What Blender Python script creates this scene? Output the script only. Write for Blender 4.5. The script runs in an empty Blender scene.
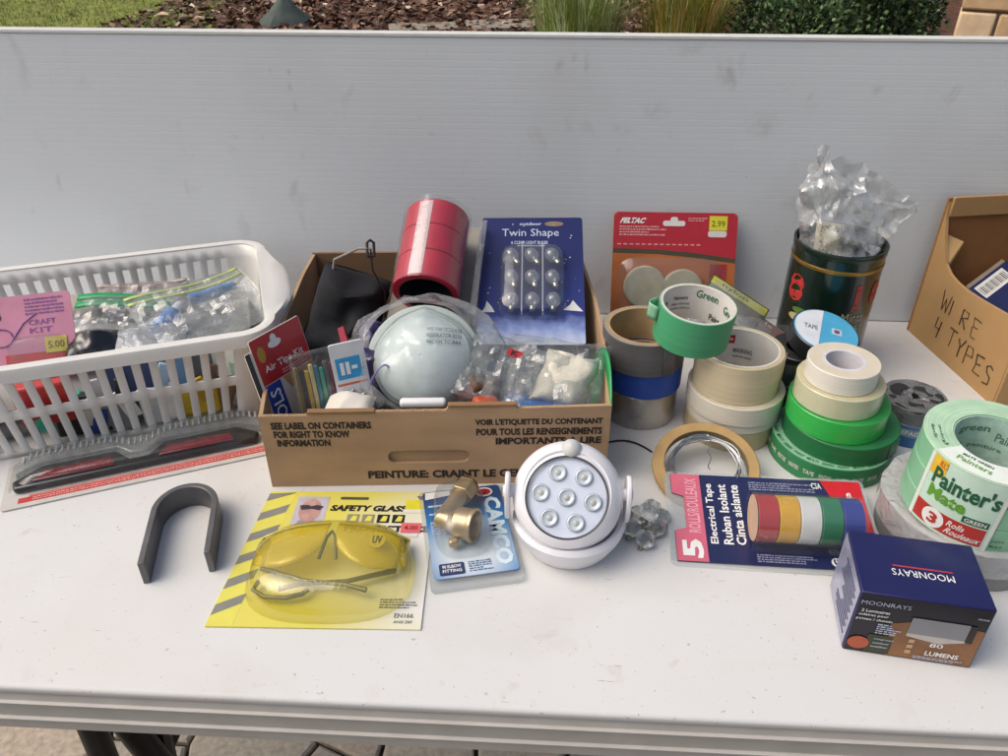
import bpy, math, random
from math import sin, cos, pi, radians as R
from mathutils import noise, Vector, Matrix

SC = bpy.context.scene
COL = SC.collection
random.seed(7)
TZ = 0.74                                   # height of the table top above the paving

# ------------------------------------------------------------------ camera
cd = bpy.data.cameras.new('camera'); cam = bpy.data.objects.new('camera', cd); COL.objects.link(cam)
cam.location = (0, 0, TZ + 0.568)
cam.rotation_euler = (R(90 - 33.2), 0, R(3.0))
cd.sensor_width = 36; cd.lens = 36 * 800 / 1008
cd.clip_start = 0.02; cd.clip_end = 500
SC.camera = cam
# ------------------------------------------------------------------ sky, sun, exposure
SUN_EL, SUN_AZ = 52.0, 192.0                # azimuth counted counter-clockwise from +X (from the left)
w = bpy.data.worlds.new('World'); SC.world = w; w.use_nodes = True
nt = w.node_tree
sky = nt.nodes.new('ShaderNodeTexSky'); sky.sky_type = 'NISHITA'; sky.sun_disc = False
sky.sun_elevation = R(SUN_EL); sky.sun_rotation = R(90 - SUN_AZ)
sky.air_density = 1.0; sky.dust_density = 6.0; sky.ozone_density = 0.0
bg = nt.nodes['Background']; bg.inputs['Strength'].default_value = 0.13
nt.links.new(sky.outputs[0], bg.inputs[0])
sd = bpy.data.lights.new('sun', 'SUN'); sun = bpy.data.objects.new('sun', sd); COL.objects.link(sun)
sd.energy = 1.5; sd.angle = R(55); sd.color = (1.0, 0.99, 0.98)
sdir = Vector((cos(R(SUN_EL)) * cos(R(SUN_AZ)), cos(R(SUN_EL)) * sin(R(SUN_AZ)), sin(R(SUN_EL))))
sun.rotation_euler = sdir.to_track_quat('Z', 'Y').to_euler(); sun.location = sdir * 20
vs = SC.view_settings
vs.view_transform = 'Standard'; vs.look = 'None'; vs.gamma = 1.0; vs.use_curve_mapping = False
vs.exposure = 0.02
SC.render.engine = 'CYCLES'
cy = SC.cycles; cy.use_denoising = True; cy.transparent_max_bounces = 24; cy.max_bounces = 10
cy.transmission_bounces = 8; cy.caustics_reflective = False; cy.caustics_refractive = False

# ------------------------------------------------------------------ materials
def lin(h):
    if not isinstance(h, str): return h
    h = h.lstrip('#'); c = [int(h[i:i+2], 16) / 255 for i in (0, 2, 4)]
    return tuple(x / 12.92 if x <= .04045 else ((x + .055) / 1.055) ** 2.4 for x in c)
MATS = {}
def M(name, col, rough=.5, metal=0., var=.08, scale=60., bump=0., bscale=300., coat=0., spec=.5, rings=0., trans=0., aniso=None, alpha_noise=None):
    if name in MATS: return MATS[name]
    m = bpy.data.materials.new(name); MATS[name] = m; m.use_nodes = True
    n = m.node_tree.nodes; l = m.node_tree.links; p = n['Principled BSDF']
    c = lin(col)
    tc = n.new('ShaderNodeTexCoord'); mp = n.new('ShaderNodeMapping'); l.new(tc.outputs['Object'], mp.inputs[0])
    if aniso: mp.inputs['Scale'].default_value = aniso
    tx = n.new('ShaderNodeTexNoise'); tx.inputs['Scale'].default_value = scale; tx.inputs['Detail'].default_value = 5
    l.new(mp.outputs[0], tx.inputs['Vector'])
    rp = n.new('ShaderNodeValToRGB')
    rp.color_ramp.elements[0].position = .3; rp.color_ramp.elements[1].position = .7
    rp.color_ramp.elements[0].color = (*[max(0, x * (1 - var)) for x in c], 1)
    rp.color_ramp.elements[1].color = (*[min(1, x * (1 + var)) for x in c], 1)
    l.new(tx.outputs[0], rp.inputs[0]); l.new(rp.outputs[0], p.inputs['Base Color'])
    mr = n.new('ShaderNodeMapRange'); mr.inputs[3].default_value = max(.02, rough - .07); mr.inputs[4].default_value = min(1, rough + .07)
    l.new(tx.outputs[0], mr.inputs[0]); l.new(mr.outputs[0], p.inputs['Roughness'])
    p.inputs['Metallic'].default_value = metal; p.inputs['Specular IOR Level'].default_value = spec
    p.inputs['Coat Weight'].default_value = coat; p.inputs['Coat Roughness'].default_value = .12
    p.inputs['Transmission Weight'].default_value = trans
    h = None
    if bump:
        bn = n.new('ShaderNodeTexNoise'); bn.inputs['Scale'].default_value = bscale; bn.inputs['Detail'].default_value = 4
        l.new(mp.outputs[0], bn.inputs['Vector']); h = bn.outputs[0]
    if rings:                                # fine concentric windings on the end of a roll
        sx = n.new('ShaderNodeSeparateXYZ'); l.new(tc.outputs['Object'], sx.inputs[0])
        cx = n.new('ShaderNodeCombineXYZ'); l.new(sx.outputs[0], cx.inputs[0]); l.new(sx.outputs[1], cx.inputs[1])
        vl = n.new('ShaderNodeVectorMath'); vl.operation = 'LENGTH'; l.new(cx.outputs[0], vl.inputs[0])
        n1 = n.new('ShaderNodeTexNoise'); n1.noise_dimensions = '1D'; n1.inputs['Scale'].default_value = rings; n1.inputs['Detail'].default_value = 2
        l.new(vl.outputs['Value'], n1.inputs['W']); h = n1.outputs[0]; bump = bump or .4
        r2 = n.new('ShaderNodeMapRange'); r2.inputs[1].default_value = .3; r2.inputs[2].default_value = .7; r2.inputs[3].default_value = .78; r2.inputs[4].default_value = 1.08; l.new(h, r2.inputs[0])
        mx = n.new('ShaderNodeVectorMath'); mx.operation = 'SCALE'; l.new(rp.outputs[0], mx.inputs[0]); l.new(r2.outputs[0], mx.inputs['Scale']); l.new(mx.outputs[0], p.inputs['Base Color'])
    if h is not None:
        b = n.new('ShaderNodeBump'); b.inputs['Strength'].default_value = bump; b.inputs['Distance'].default_value = .001
        l.new(h, b.inputs['Height']); l.new(b.outputs[0], p.inputs['Normal'])
    return m
def CL(name, tint='#f4f6f6', op=.12, rough=.12, bump=.0, bscale=60., body='#e8eaea', gloss=.55):
    """thin clear plastic film: mostly lets light through, a glossy skin and a little haze"""
    if name in MATS: return MATS[name]
    m = bpy.data.materials.new(name); MATS[name] = m; m.use_nodes = True
    n = m.node_tree.nodes; l = m.node_tree.links; p = n['Principled BSDF']; out = n['Material Output']
    p.inputs['Base Color'].default_value = (*lin(body), 1); p.inputs['Roughness'].default_value = max(.2, rough)
    t = n.new('ShaderNodeBsdfTransparent'); t.inputs[0].default_value = (*lin(tint), 1)
    g = n.new('ShaderNodeBsdfGlossy'); g.inputs['Roughness'].default_value = rough
    fr = n.new('ShaderNodeLayerWeight'); fr.inputs['Blend'].default_value = .5      # facing: same from either side of the film
    pw = n.new('ShaderNodeMath'); pw.operation = 'POWER'; pw.inputs[1].default_value = 3.5; l.new(fr.outputs['Facing'], pw.inputs[0])
    mu = n.new('ShaderNodeMath'); mu.operation = 'MULTIPLY_ADD'; mu.inputs[1].default_value = gloss * .55; mu.inputs[2].default_value = .02 + .06 * gloss; mu.use_clamp = True
    l.new(pw.outputs[0], mu.inputs[0])
    a = n.new('ShaderNodeMixShader'); b = n.new('ShaderNodeMixShader')
    a.inputs[0].default_value = op; l.new(t.outputs[0], a.inputs[1]); l.new(p.outputs[0], a.inputs[2])
    l.new(mu.outputs[0], b.inputs[0]); l.new(a.outputs[0], b.inputs[1]); l.new(g.outputs[0], b.inputs[2])
    l.new(b.outputs[0], out.inputs[0])
    if bump:
        tc = n.new('ShaderNodeTexCoord'); tx = n.new('ShaderNodeTexNoise'); tx.inputs['Scale'].default_value = bscale
        tx.inputs['Detail'].default_value = 3; tx.inputs['Distortion'].default_value = 1.2
        l.new(tc.outputs['Object'], tx.inputs['Vector'])
        bm = n.new('ShaderNodeBump'); bm.inputs['Strength'].default_value = bump; bm.inputs['Distance'].default_value = .004
        l.new(tx.outputs[0], bm.inputs['Height'])
        for q in (p, g): l.new(bm.outputs[0], q.inputs['Normal'])
        l.new(bm.outputs[0], fr.inputs['Normal'])
    return m

# ------------------------------------------------------------------ mesh helpers
class MB:
    def __init__(s): s.v = []; s.f = []; s.t = Matrix.Identity(4)
    def add(s, vs, fs):
        o = len(s.v); s.v += [tuple(s.t @ Vector(p)) for p in vs]; s.f += [tuple(i + o for i in f) for f in fs]; return s
    def box(s, x0, x1, y0, y1, z0, z1):
        return s.add([(x0,y0,z0),(x1,y0,z0),(x1,y1,z0),(x0,y1,z0),(x0,y0,z1),(x1,y0,z1),(x1,y1,z1),(x0,y1,z1)],
                     [(3,2,1,0),(4,5,6,7),(0,1,5,4),(1,2,6,5),(2,3,7,6),(3,0,4,7)])
    def prism(s, poly, z0, z1):
        n = len(poly)
        return s.add([(x, y, z0) for x, y in poly] + [(x, y, z1) for x, y in poly],
                     [tuple(range(n))[::-1], tuple(range(n, 2 * n))] + [(i, (i+1) % n, (i+1) % n + n, i + n) for i in range(n)])
    def lathe(s, prof, n=48, closed=False, a0=0., a1=2 * pi, wob=None):
        full = abs(a1 - a0 - 2 * pi) < 1e-6; m = len(prof); k = n if full else n + 1; vs = []
        for i in range(k):
            a = a0 + (a1 - a0) * i / n
            for r, z in prof:
                rr = r * (1 + (wob(a, z) if wob else 0)); vs.append((rr * cos(a), rr * sin(a), z))
        fs = []
        for i in range(n):
            j = (i + 1) % k
            for q in range(m if closed else m - 1):
                q2 = (q + 1) % m; fs.append((i * m + q, j * m + q, j * m + q2, i * m + q2))
        return s.add(vs, fs)
    def tube(s, pts, r, n=8, cap=True):
        pts = [Vector(p) for p in pts]; k = len(pts); vs = []; up = None
        for i, p in enumerate(pts):
            d = (pts[min(i+1, k-1)] - pts[max(i-1, 0)]).normalized()
            if up is None:
                up = Vector((0,0,1)) if abs(d.z) < .9 else Vector((1,0,0))
            a = d.cross(up); a = a.normalized() if a.length > 1e-6 else d.orthogonal().normalized()
            b = a.cross(d).normalized(); up = b
            rr = r[i] if isinstance(r, (list, tuple)) else r
            vs += [tuple(p + (a * cos(2*pi*j/n) + b * sin(2*pi*j/n)) * rr) for j in range(n)]
        fs = [(i*n + j, i*n + (j+1) % n, (i+1)*n + (j+1) % n, (i+1)*n + j) for i in range(k-1) for j in range(n)]
        if cap: fs += [tuple(range(n))[::-1], tuple(range((k-1)*n, k*n))]
        return s.add(vs, fs)
    def grid(s, fn, nu, nv, wrap=False):
        vs = [fn(i / nu, j / nv) for i in range(nu + (0 if wrap else 1)) for j in range(nv + 1)]
        m = nv + 1; k = nu if wrap else nu + 1
        return s.add(vs, [(i*m + j, ((i+1) % k)*m + j, ((i+1) % k)*m + j + 1, i*m + j + 1) for i in range(nu) for j in range(nv)])
    def mesh(s, name):
        me = bpy.data.meshes.new(name); me.from_pydata(s.v, [], s.f); me.update(); return me
    def build(s, name, mat, parent=None, smooth=True, bevel=0., solid=0., angle=35., seg=2, sub=0):
        me = s.mesh(name); me.materials.append(mat)
        o = bpy.data.objects.new(name, me); COL.objects.link(o); o.parent = parent
        if smooth:
            me.polygons.foreach_set('use_smooth', [True] * len(me.polygons)); me.set_sharp_from_angle(angle=R(angle))
        if solid:
            q = o.modifiers.new('solid', 'SOLIDIFY'); q.thickness = solid; q.offset = 0
        if sub:
            q = o.modifiers.new('sub', 'SUBSURF'); q.levels = q.render_levels = sub
        if bevel:
            q = o.modifiers.new('bevel', 'BEVEL'); q.width = bevel; q.segments = seg; q.limit_method = 'ANGLE'; q.angle_limit = R(40)
        return o
def tag(o, label, cat, group=None):
    o['label'] = label; o['category'] = cat
    if group: o['group'] = group
    return o
def struct(o, kind='structure'): o['kind'] = kind; return o
def thing(name, label, cat, loc=(0,0,0), rz=0., group=None, rot=None):
    """an Empty at the thing's base; loc is measured from the table top"""
    o = bpy.data.objects.new(name, None); COL.objects.link(o); o.empty_display_size = .02
    o.location = (loc[0], loc[1], loc[2] + TZ); o.rotation_euler = rot or (0, 0, R(rz))
    return tag(o, label, cat, group)
def frame(o, org, ex, ey):
    """stand a thing with its own x along ex and y along ey (table coordinates)"""
    ex = Vector(ex).normalized(); ey = Vector(ey); ey = (ey - ex * ex.dot(ey)).normalized(); ez = ex.cross(ey)
    m = Matrix((ex, ey, ez)).transposed().to_4x4(); m.translation = Vector(org) + Vector((0, 0, TZ)); o.matrix_world = m
    return o
def rrect(x0, x1, y0, y1, r, n=4):
    p = []
    for cx, cy_, a in ((x1-r, y0+r, -pi/2), (x1-r, y1-r, 0), (x0+r, y1-r, pi/2), (x0+r, y0+r, pi)):
        p += [(cx + r*cos(a + pi/2*i/n), cy_ + r*sin(a + pi/2*i/n)) for i in range(n+1)]
    return p
def text_mesh(s, bold=0.):
    cu = bpy.data.curves.new('lettering', 'FONT'); cu.body = s; cu.size = 1; cu.resolution_u = 2; cu.offset = bold
    o = bpy.data.objects.new('lettering', cu); COL.objects.link(o)
    me = bpy.data.meshes.new_from_object(o.evaluated_get(bpy.context.evaluated_depsgraph_get()))
    bpy.data.objects.remove(o); bpy.data.curves.remove(cu)
    return me
def letters(parent, s, x0, y0, x1, y1, mat, z=.0016, rot=0, bold=.015, wrapR=None, name='lettering', slant=0.):
    """a line of print fitted into the box x0..x1, y0..y1 of the parent's own xy plane; rot in quarter turns"""
    me = text_mesh(s, bold); vs = [v.co for v in me.vertices]
    a0 = min(v.x for v in vs); a1 = max(v.x for v in vs); b0 = min(v.y for v in vs); b1 = max(v.y for v in vs)
    for v in me.vertices:
        u = (v.co.x - a0) / (a1 - a0); q = (v.co.y - b0) / (b1 - b0); u += slant * q
        for _ in range(rot % 4): u, q = 1 - q, u
        v.co = (x0 + (x1 - x0) * u, y0 + (y1 - y0) * q, z)
        if wrapR:
            a = v.co.x / abs(wrapR); yy = v.co.y
            v.co = (abs(wrapR) * sin(a), -abs(wrapR) * cos(a), yy) if wrapR > 0 else (abs(wrapR) * sin(a), abs(wrapR) * cos(a), yy)
    me.materials.clear(); me.materials.append(mat)
    o = bpy.data.objects.new(name, me); COL.objects.link(o); o.parent = parent
    return o
def patch(parent, x0, x1, y0, y1, mat, z=.0013, name='print_panel', r=0.):
    m = MB()
    if r: m.prism(rrect(x0, x1, y0, y1, r), z - .0001, z)
    else: m.box(x0, x1, y0, y1, z - .0001, z)
    return m.build(name, mat, parent, smooth=False)
def poly(parent, pts, mat, z=.0013, name='print_panel', h=.0001):
    return MB().prism(pts, z - h, z).build(name, mat, parent, smooth=False)
def fineprint(parent, x0, x1, y0, y1, rows, mat, z=.0016, seed=1, name='small_print'):
    """rows of word-long dashes, the way small print reads from a metre away"""
    q = random.Random(seed); m = MB(); dy = (y1 - y0) / rows
    for r_ in range(rows):
        x = x0; y = y1 - (r_ + .75) * dy; end = x1 - (x1 - x0) * q.choice((0, .05, .2, .4))
        while x < end - .001:
            w_ = min(q.uniform(.0012, .0045), end - x); k = q.uniform(.42, .6); m.add([(x, y, z), (x + w_, y, z), (x + w_, y + dy*k, z), (x, y + dy*k, z)], [(0, 1, 2, 3)]); x += w_ + q.uniform(.0005, .0011)
    return m.build(name, mat, parent, smooth=False)
def crumple(p, amp, sc, seed):
    q = Vector(p) * sc + Vector((seed * 7.3, seed * 3.1, seed * 1.7))
    return Vector((noise.noise(q), noise.noise(q + Vector((31, 0, 0))), noise.noise(q + Vector((0, 57, 0))))) * amp
def ridged(p, sc, seed):
    q = Vector(p) * sc + Vector((seed * 5.1, seed * 2.7, 0)); return 1 - 2 * abs(noise.noise(q))
def pillow(w, h, t, seed=1, amp=.004, sc=30., nu=22, nv=22, crease=0.):
    """a soft filled bag lying in its own xy plane, centred, edges pinched"""
    m = MB()
    for sgn in (1, -1):
        def fn(u, v, sgn=sgn):
            x = (u - .5) * w; y = (v - .5) * h
            e = max(0., (1 - abs(2*u - 1) ** 3) * (1 - abs(2*v - 1) ** 3))
            z = sgn * t * .5 * e ** .6
            c = crumple((x, y, sgn * .01), amp, sc, seed) * (.35 + e)
            rg = ridged((x, y, sgn), sc * .8, seed) * amp * .8 * e
            if crease:                          # sharp folds of stiff film
                for k in range(3):
                    q = Vector((x, y, sgn * .3)) * sc * (1.1 + .9*k) + Vector((seed * 1.9 + k*11, seed * 4.3, 0)); z += sgn * crease * (abs(noise.noise(q)) * 2 - .5) * (.3 + e) / (1 + .6*k)
            return (x + c.x * .6, y + c.y * .6, z + c.z * .9 + rg * sgn)
        m.grid(fn, nu, nv)
    return m
def dome(x0, x1, y0, y1, h, p=2.6, e=.5, n=36, k=8, z0=.0012):
    """a moulded blister: flat rim, steep sides, rounded top"""
    cx, cy_ = (x0+x1)/2, (y0+y1)/2; a, b = (x1-x0)/2, (y1-y0)/2; m = MB()
    def fn(u, v):
        t = 2*pi*u; c, s = cos(t), sin(t); rr = 1 / (abs(c)**p + abs(s)**p) ** (1/p)
        f = 1 - v * .999; z = h * (max(0., 1 - f ** 4)) ** e
        return (cx + a*rr*c*f, cy_ + b*rr*s*f, z0 + z)
    m.grid(lambda u, v: fn(u, v), n, k, wrap=True); return m

# ================================================================== THE SETTING
GZ = 0.0
def sheet(name, poly_, z, mat, kind='structure'):
    m = MB(); m.add([(x, y, z) for x, y in poly_], [tuple(range(len(poly_)))])
    return struct(m.build(name, mat, None, smooth=False), kind)
def ground_mat(name, cols, scale, bump=.5):
    m = bpy.data.materials.new(name); m.use_nodes = True; n = m.node_tree.nodes; l = m.node_tree.links; p = n['Principled BSDF']
    tc = n.new('ShaderNodeTexCoord'); a = n.new('ShaderNodeTexNoise'); a.inputs['Scale'].default_value = scale; a.inputs['Detail'].default_value = 8; a.inputs['Roughness'].default_value = .7
    l.new(tc.outputs['Object'], a.inputs['Vector']); rp = n.new('ShaderNodeValToRGB'); l.new(a.outputs[0], rp.inputs[0])
    e = rp.color_ramp.elements; e[0].position = .3; e[1].position = .72
    e[0].color = (*lin(cols[0]), 1); e[1].color = (*lin(cols[-1]), 1)
    for i, c in enumerate(cols[1:-1]):
        q = e.new(.3 + .42 * (i + 1) / (len(cols) - 1)); q.color = (*lin(c), 1)
    l.new(rp.outputs[0], p.inputs['Base Color']); p.inputs['Roughness'].default_value = .95; p.inputs['Specular IOR Level'].default_value = .2
    b = n.new('ShaderNodeBump'); b.inputs['Strength'].default_value = bump; b.inputs['Distance'].default_value = .02
    l.new(a.outputs[0], b.inputs['Height']); l.new(b.outputs[0], p.inputs['Normal'])
    return m
sheet('ground', [(-150,-150),(150,-150),(150,150),(-150,150)], -.012, ground_mat('soil', ['#33291f', '#55462f', '#4f5a2c'], 3))
PAVE = ground_mat('joint_sand', ['#3a342c', '#5a5145'], 60, .4)
pave = sheet('pavement', [(-2.6,-1.6),(2.4,-1.6),(2.4,3.1),(-2.6,3.1)], -.006, PAVE)
sheet('lawn', [(-12,3.1),(-1.8,3.1),(-2.75,6.2),(-3.0,7.6),(-3.45,8.7),(-3.3,12),(-3.2,16),(-12,16)], -.004, ground_mat('turf', ['#5e5034', '#73723c', '#828f46', '#9aa55c'], 6))
sheet('garden_bed', [(-1.8,3.1),(6,3.1),(6,16),(-3.2,16),(-3.3,12),(-3.45,8.7),(-3.0,7.6),(-2.75,6.2)], -.0035, ground_mat('mulch', ['#33221a', '#5a3d2e', '#7d5946'], 9))
# irregular pavers, laid singly
pav_mats = [M('paver_%d' % i, c, .9, var=.22, scale=90, bump=.6, bscale=420) for i, c in enumerate(('#a39a8c', '#ad9f8e', '#9a9186', '#b5a996'))]
rg = random.Random(3)
HX = .112; jit = {}
def hv(x, y):
    k = (round(x, 3), round(y, 3))
    if k not in jit: jit[k] = (x + rg.uniform(-.036, .036), y + rg.uniform(-.036, .036))
    return jit[k]
for row in range(13):
    for c in range(16):
        cx = -1.35 + c * HX * 1.5; cy_ = .1 + row * HX * math.sqrt(3) + (c % 2) * HX * math.sqrt(3) / 2
        pts = [hv(cx + HX * cos(R(60*i)), cy_ + HX * sin(R(60*i))) for i in range(6)]
        ox = sum(p[0] for p in pts) / 6; oy = sum(p[1] for p in pts) / 6
        sh = lambda f: [(ox + (x-ox)*f, oy + (y-oy)*f) for x, y in pts]
        m = MB(); a, b = sh(.955), sh(.91); z = rg.uniform(.004, .008)
        m.add([(x, y, -.005) for x, y in a] + [(x, y, z) for x, y in a] + [(x, y, z + .004) for x, y in b],
              [(i, (i+1) % 6, (i+1) % 6 + 6, i + 6) for i in range(6)] + [(i+6, (i+1) % 6 + 6, (i+1) % 6 + 12, i + 12) for i in range(6)] + [tuple(range(12, 18))])
        m.build('paver', pav_mats[rg.randrange(4)], pave, smooth=False)

# ---- grass on the lawn, chips on the bed
def scatter(name, label_, n, area, fn, mat, kind='stuff'):
    m = MB()
    for _ in range(n): fn(m, *area())
    o = m.build(name, mat, None, smooth=False); o['kind'] = kind; return o
def lawn_pt():
    while True:
        x, y = rg.uniform(-7.4, -2.5), rg.uniform(6.2, 11.5)
        if x < -3.35 + rg.gauss(0, .35) : return x, y
def blade(m, x, y):
    h = rg.uniform(.015, .05); a = rg.uniform(0, 6.28); w_ = rg.uniform(.003, .006); lx, ly = rg.gauss(0, .02), rg.gauss(0, .02)
    m.add([(x - w_*cos(a), y - w_*sin(a), 0), (x + w_*cos(a), y + w_*sin(a), 0), (x + lx, y + ly, h)], [(0, 1, 2)])
scatter('lawn_grass', '', 15000, lawn_pt, blade, M('grass_blade', '#8b9647', .7, var=.5, scale=2))
def bed_pt(): return rg.uniform(-4.0, 1.2), rg.uniform(6.0, 11.0)
def chip(m, x, y):
    a = rg.uniform(0, 6.28); l_ = rg.uniform(.012, .05); w_ = rg.uniform(.008, .02); z = rg.uniform(.004, .03); t1, t2 = rg.uniform(-.02, .02), rg.uniform(-.02, .02)
    c, s = cos(a), sin(a)
    m.add([(x - l_*c - w_*s, y - l_*s + w_*c, z + t1), (x + l_*c - w_*s, y + l_*s + w_*c, z + t2), (x + l_*c + w_*s, y + l_*s - w_*c, z - t1 + .01), (x - l_*c + w_*s, y - l_*s - w_*c, z - t2 + .01)], [(0, 1, 2, 3)])
for i, (nm, c, k) in enumerate((('bark_chips', '#5a4336', 5600), ('dry_leaf_litter', '#8f6f5a', 2000), ('pale_leaf_litter', '#d0bba4', 420))):
    scatter(nm, '', k, bed_pt, chip, M(nm, c, .9, var=.3, scale=4))
for i, (x, y) in enumerate(((-3.62, 7.95), (-3.38, 7.85), (-3.2, 7.78), (-2.72, 8.85), (-2.62, 9.05), (-2.95, 8.9))):
    m = MB(); m.grid(lambda u, v: ((u-.5)*.15, (v-.5)*.075*(1.001-abs(2*u-1)**1.6), .02*sin(3*u) + .03*(v-.5)**2*4), 6, 4)
    o = m.build('fallen_leaf', M('fallen_leaf', '#cdb497', .8, var=.15), None, solid=.002)
    tag(o, 'pale curled fallen leaf where the lawn meets the brown bed', 'leaf', 'fallen leaves on the lawn edge'); o.location = (x, y, .02); o.rotation_euler = (.2, .15*i, i * 1.3)

def lump(rx, ry, rz, seed, amp=.25, n=20, k=12):
    m = MB()
    def fn(u, v):
        t, f = 2*pi*u, pi*(v - .5); p = Vector((cos(f)*cos(t), cos(f)*sin(t), sin(f)))
        r = 1 + amp * noise.noise(p * 1.4 + Vector((seed, 0, 0))) + amp*.4*noise.noise(p*4 + Vector((seed,3,0)))
        return (p.x*rx*r, p.y*ry*r, max(-rz*.4, p.z*rz*r))
    m.grid(fn, n, k, wrap=True); return m
m = MB(); m.grid(lambda u, v: ((lambda r_, t, k: (r_*.27*cos(t)*k, r_*.20*sin(t)*k, .25*(1 - r_**1.15) + .02*noise.noise(Vector((cos(t)*2, sin(t)*2, v*3)))))(v, 2*pi*u, 1 + .22*noise.noise(Vector((cos(2*pi*u)*1.3, sin(2*pi*u)*1.3, 2))))), 14, 7, wrap=True)
o = m.build('rock', M('rock_dark', '#4c5650', .85, var=.3, scale=9, bump=.8, bscale=40), None, angle=25)
tag(o, 'dark grey-green rock lying in the brown garden bed', 'rock'); o.location = (-2.42, 7.85, -.01); o.rotation_euler = (0, 0, .4)
edge_m = M('edging_concrete', '#8f8576', .9, var=.15, scale=14, bump=.5, bscale=60)
for i, (x, y, l_, wd, a) in enumerate(((-1.12, 7.66, .62, .34, 12), (-.42, 7.83, .66, .42, 10), (.3, 7.95, .6, .4, 8))):
    o = MB().box(-l_/2, l_/2, -wd/2, wd/2, -.01, .028).build('edging_stone', edge_m, None, bevel=.012)
    tag(o, ('flat grey edging stone nearest the dark rock', 'flat grey edging stone between two others in the bed', 'flat grey edging stone half hidden behind the tall grass')[i], 'stone', 'flat edging stones in the bed')
    o.location = (x, y, 0); o.rotation_euler = (0, 0, R(a))

# ---- plants
def foliage(name, label_, cat, loc, rx, ry, rz, n, leaf, mats, seed, trunk_h=.3):
    t = thing(name, label_, cat, (loc[0], loc[1], loc[2] - TZ)); q = random.Random(seed)
    tm = MB()
    for k in range(6):
        a = q.uniform(0, 6.28); tm.tube([(0, 0, 0), (.15*rx*cos(a), .15*ry*sin(a), rz*.5), (.6*rx*cos(a), .6*ry*sin(a), rz*q.uniform(.9, 1.3))], [.022, .016, .006], 6)
    tm.build('trunk', M('bark', '#3b3027', .9, var=.3, bump=.5, bscale=80), t)
    lumps = [(q.uniform(-.55, .55)*rx, q.uniform(-.55, .55)*ry, rz*q.uniform(.5, 1.4), q.uniform(.3, .5)) for _ in range(16)]
    for mi, mt in enumerate(mats):
        m = MB()
        for _ in range(n // len(mats)):
            lx, ly, lz, lr = lumps[q.randrange(16)]; d = Vector((q.gauss(0,1), q.gauss(0,1), q.gauss(0,1))).normalized(); r = lr * (q.uniform(.35, 1.) ** .5)
            p = Vector((lx + d.x*r*rx, ly + d.y*r*ry, max(.03, lz + d.z*r*rz))); e = (d + Vector((q.gauss(0,.5), q.gauss(0,.5), q.gauss(0,.5)+.3))).normalized()
            s_ = e.orthogonal().normalized(); s_ = (Matrix.Rotation(q.uniform(0, 6.28), 3, e) @ s_) * leaf * q.uniform(.25, .4); e = e * leaf * q.uniform(.7, 1.2)
            m.add([p, p + e*.5 + s_, p + e, p + e*.5 - s_], [(0, 1, 2, 3)])
        c = m.build('crown', mt, t, smooth=False); c['kind'] = 'stuff'
    return t
ev = [M('evergreen_leaf', '#46613a', .5, var=.3, scale=4), M('evergreen_leaf_pale', '#7a9a62', .5, var=.3, scale=4), M('evergreen_leaf_deep', '#22361f', .5, var=.3, scale=4)]
foliage('evergreen_shrub', 'dense dark evergreen shrub behind the panel beside the stone wall', 'shrub', (1.9, 5.75, 0), .80, .6, .52, 16000, .035, ev, 5)
foliage('low_shrub', 'low dark shrub at the back of the brown bed behind the rock', 'shrub', (-1.35, 10.2, 0), .8, .5, .35, 5000, .05, ev[:2], 8)
foliage('low_shrub', 'low dark shrub at the back of the bed behind the edging stones', 'shrub', (-.1, 10.0, 0), .7, .5, .4, 5000, .05, [ev[0], ev[2]], 9)
def tall_grass(label_, loc, n, hmin, hmax, spread, mats, seed):
    t = thing('ornamental_grass', label_, 'ornamental grass', (loc[0], loc[1], -TZ), 0, 'clumps of tall ornamental grass'); q = random.Random(seed)
    for mt, frac in mats:
        m = MB()
        for _ in range(int(n * frac)):
            a = q.uniform(0, 6.28); rr = spread * q.random() ** .7; bx, by = .6*rr*cos(a), .4*rr*sin(a); h = q.uniform(hmin, hmax); le = q.uniform(.05, .55)
            b_ = a + q.gauss(0, .6); wd = q.uniform(.003, .007); px, py = -sin(b_)*wd, cos(b_)*wd; pts = []
            for k in range(6):
                f = k / 5; ww = 1 - f * .9
                x = bx + cos(b_)*le*h*f**2; y = by + sin(b_)*le*h*f**2; z = h*(f - .35*le*f**3)
                pts += [(x + px*ww, y + py*ww, z), (x - px*ww, y - py*ww, z)]
            m.add(pts, [(2*k, 2*k+1, 2*k+3, 2*k+2) for k in range(5)])
        o = m.build('blades', mt, t, smooth=False); o['kind'] = 'stuff'
G1 = M('grass_silver', '#b7c490', .5, var=.2, scale=5); G2 = M('grass_green', '#86993f', .5, var=.25, scale=5); G3 = M('grass_straw', '#c9ab5a', .6, var=.25, scale=5)
tall_grass('silvery green tall grass clump behind the panel nearest the edging stones', (.18, 5.6), 900, .55, 1.1, .42, [(G1, .55), (G2, .45)], 11)
tall_grass('green and straw coloured tall grass clump next to the evergreen shrub', (.86, 5.65), 800, .55, 1.15, .42, [(G3, .45), (G2, .45), (G1, .1)], 12)
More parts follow.
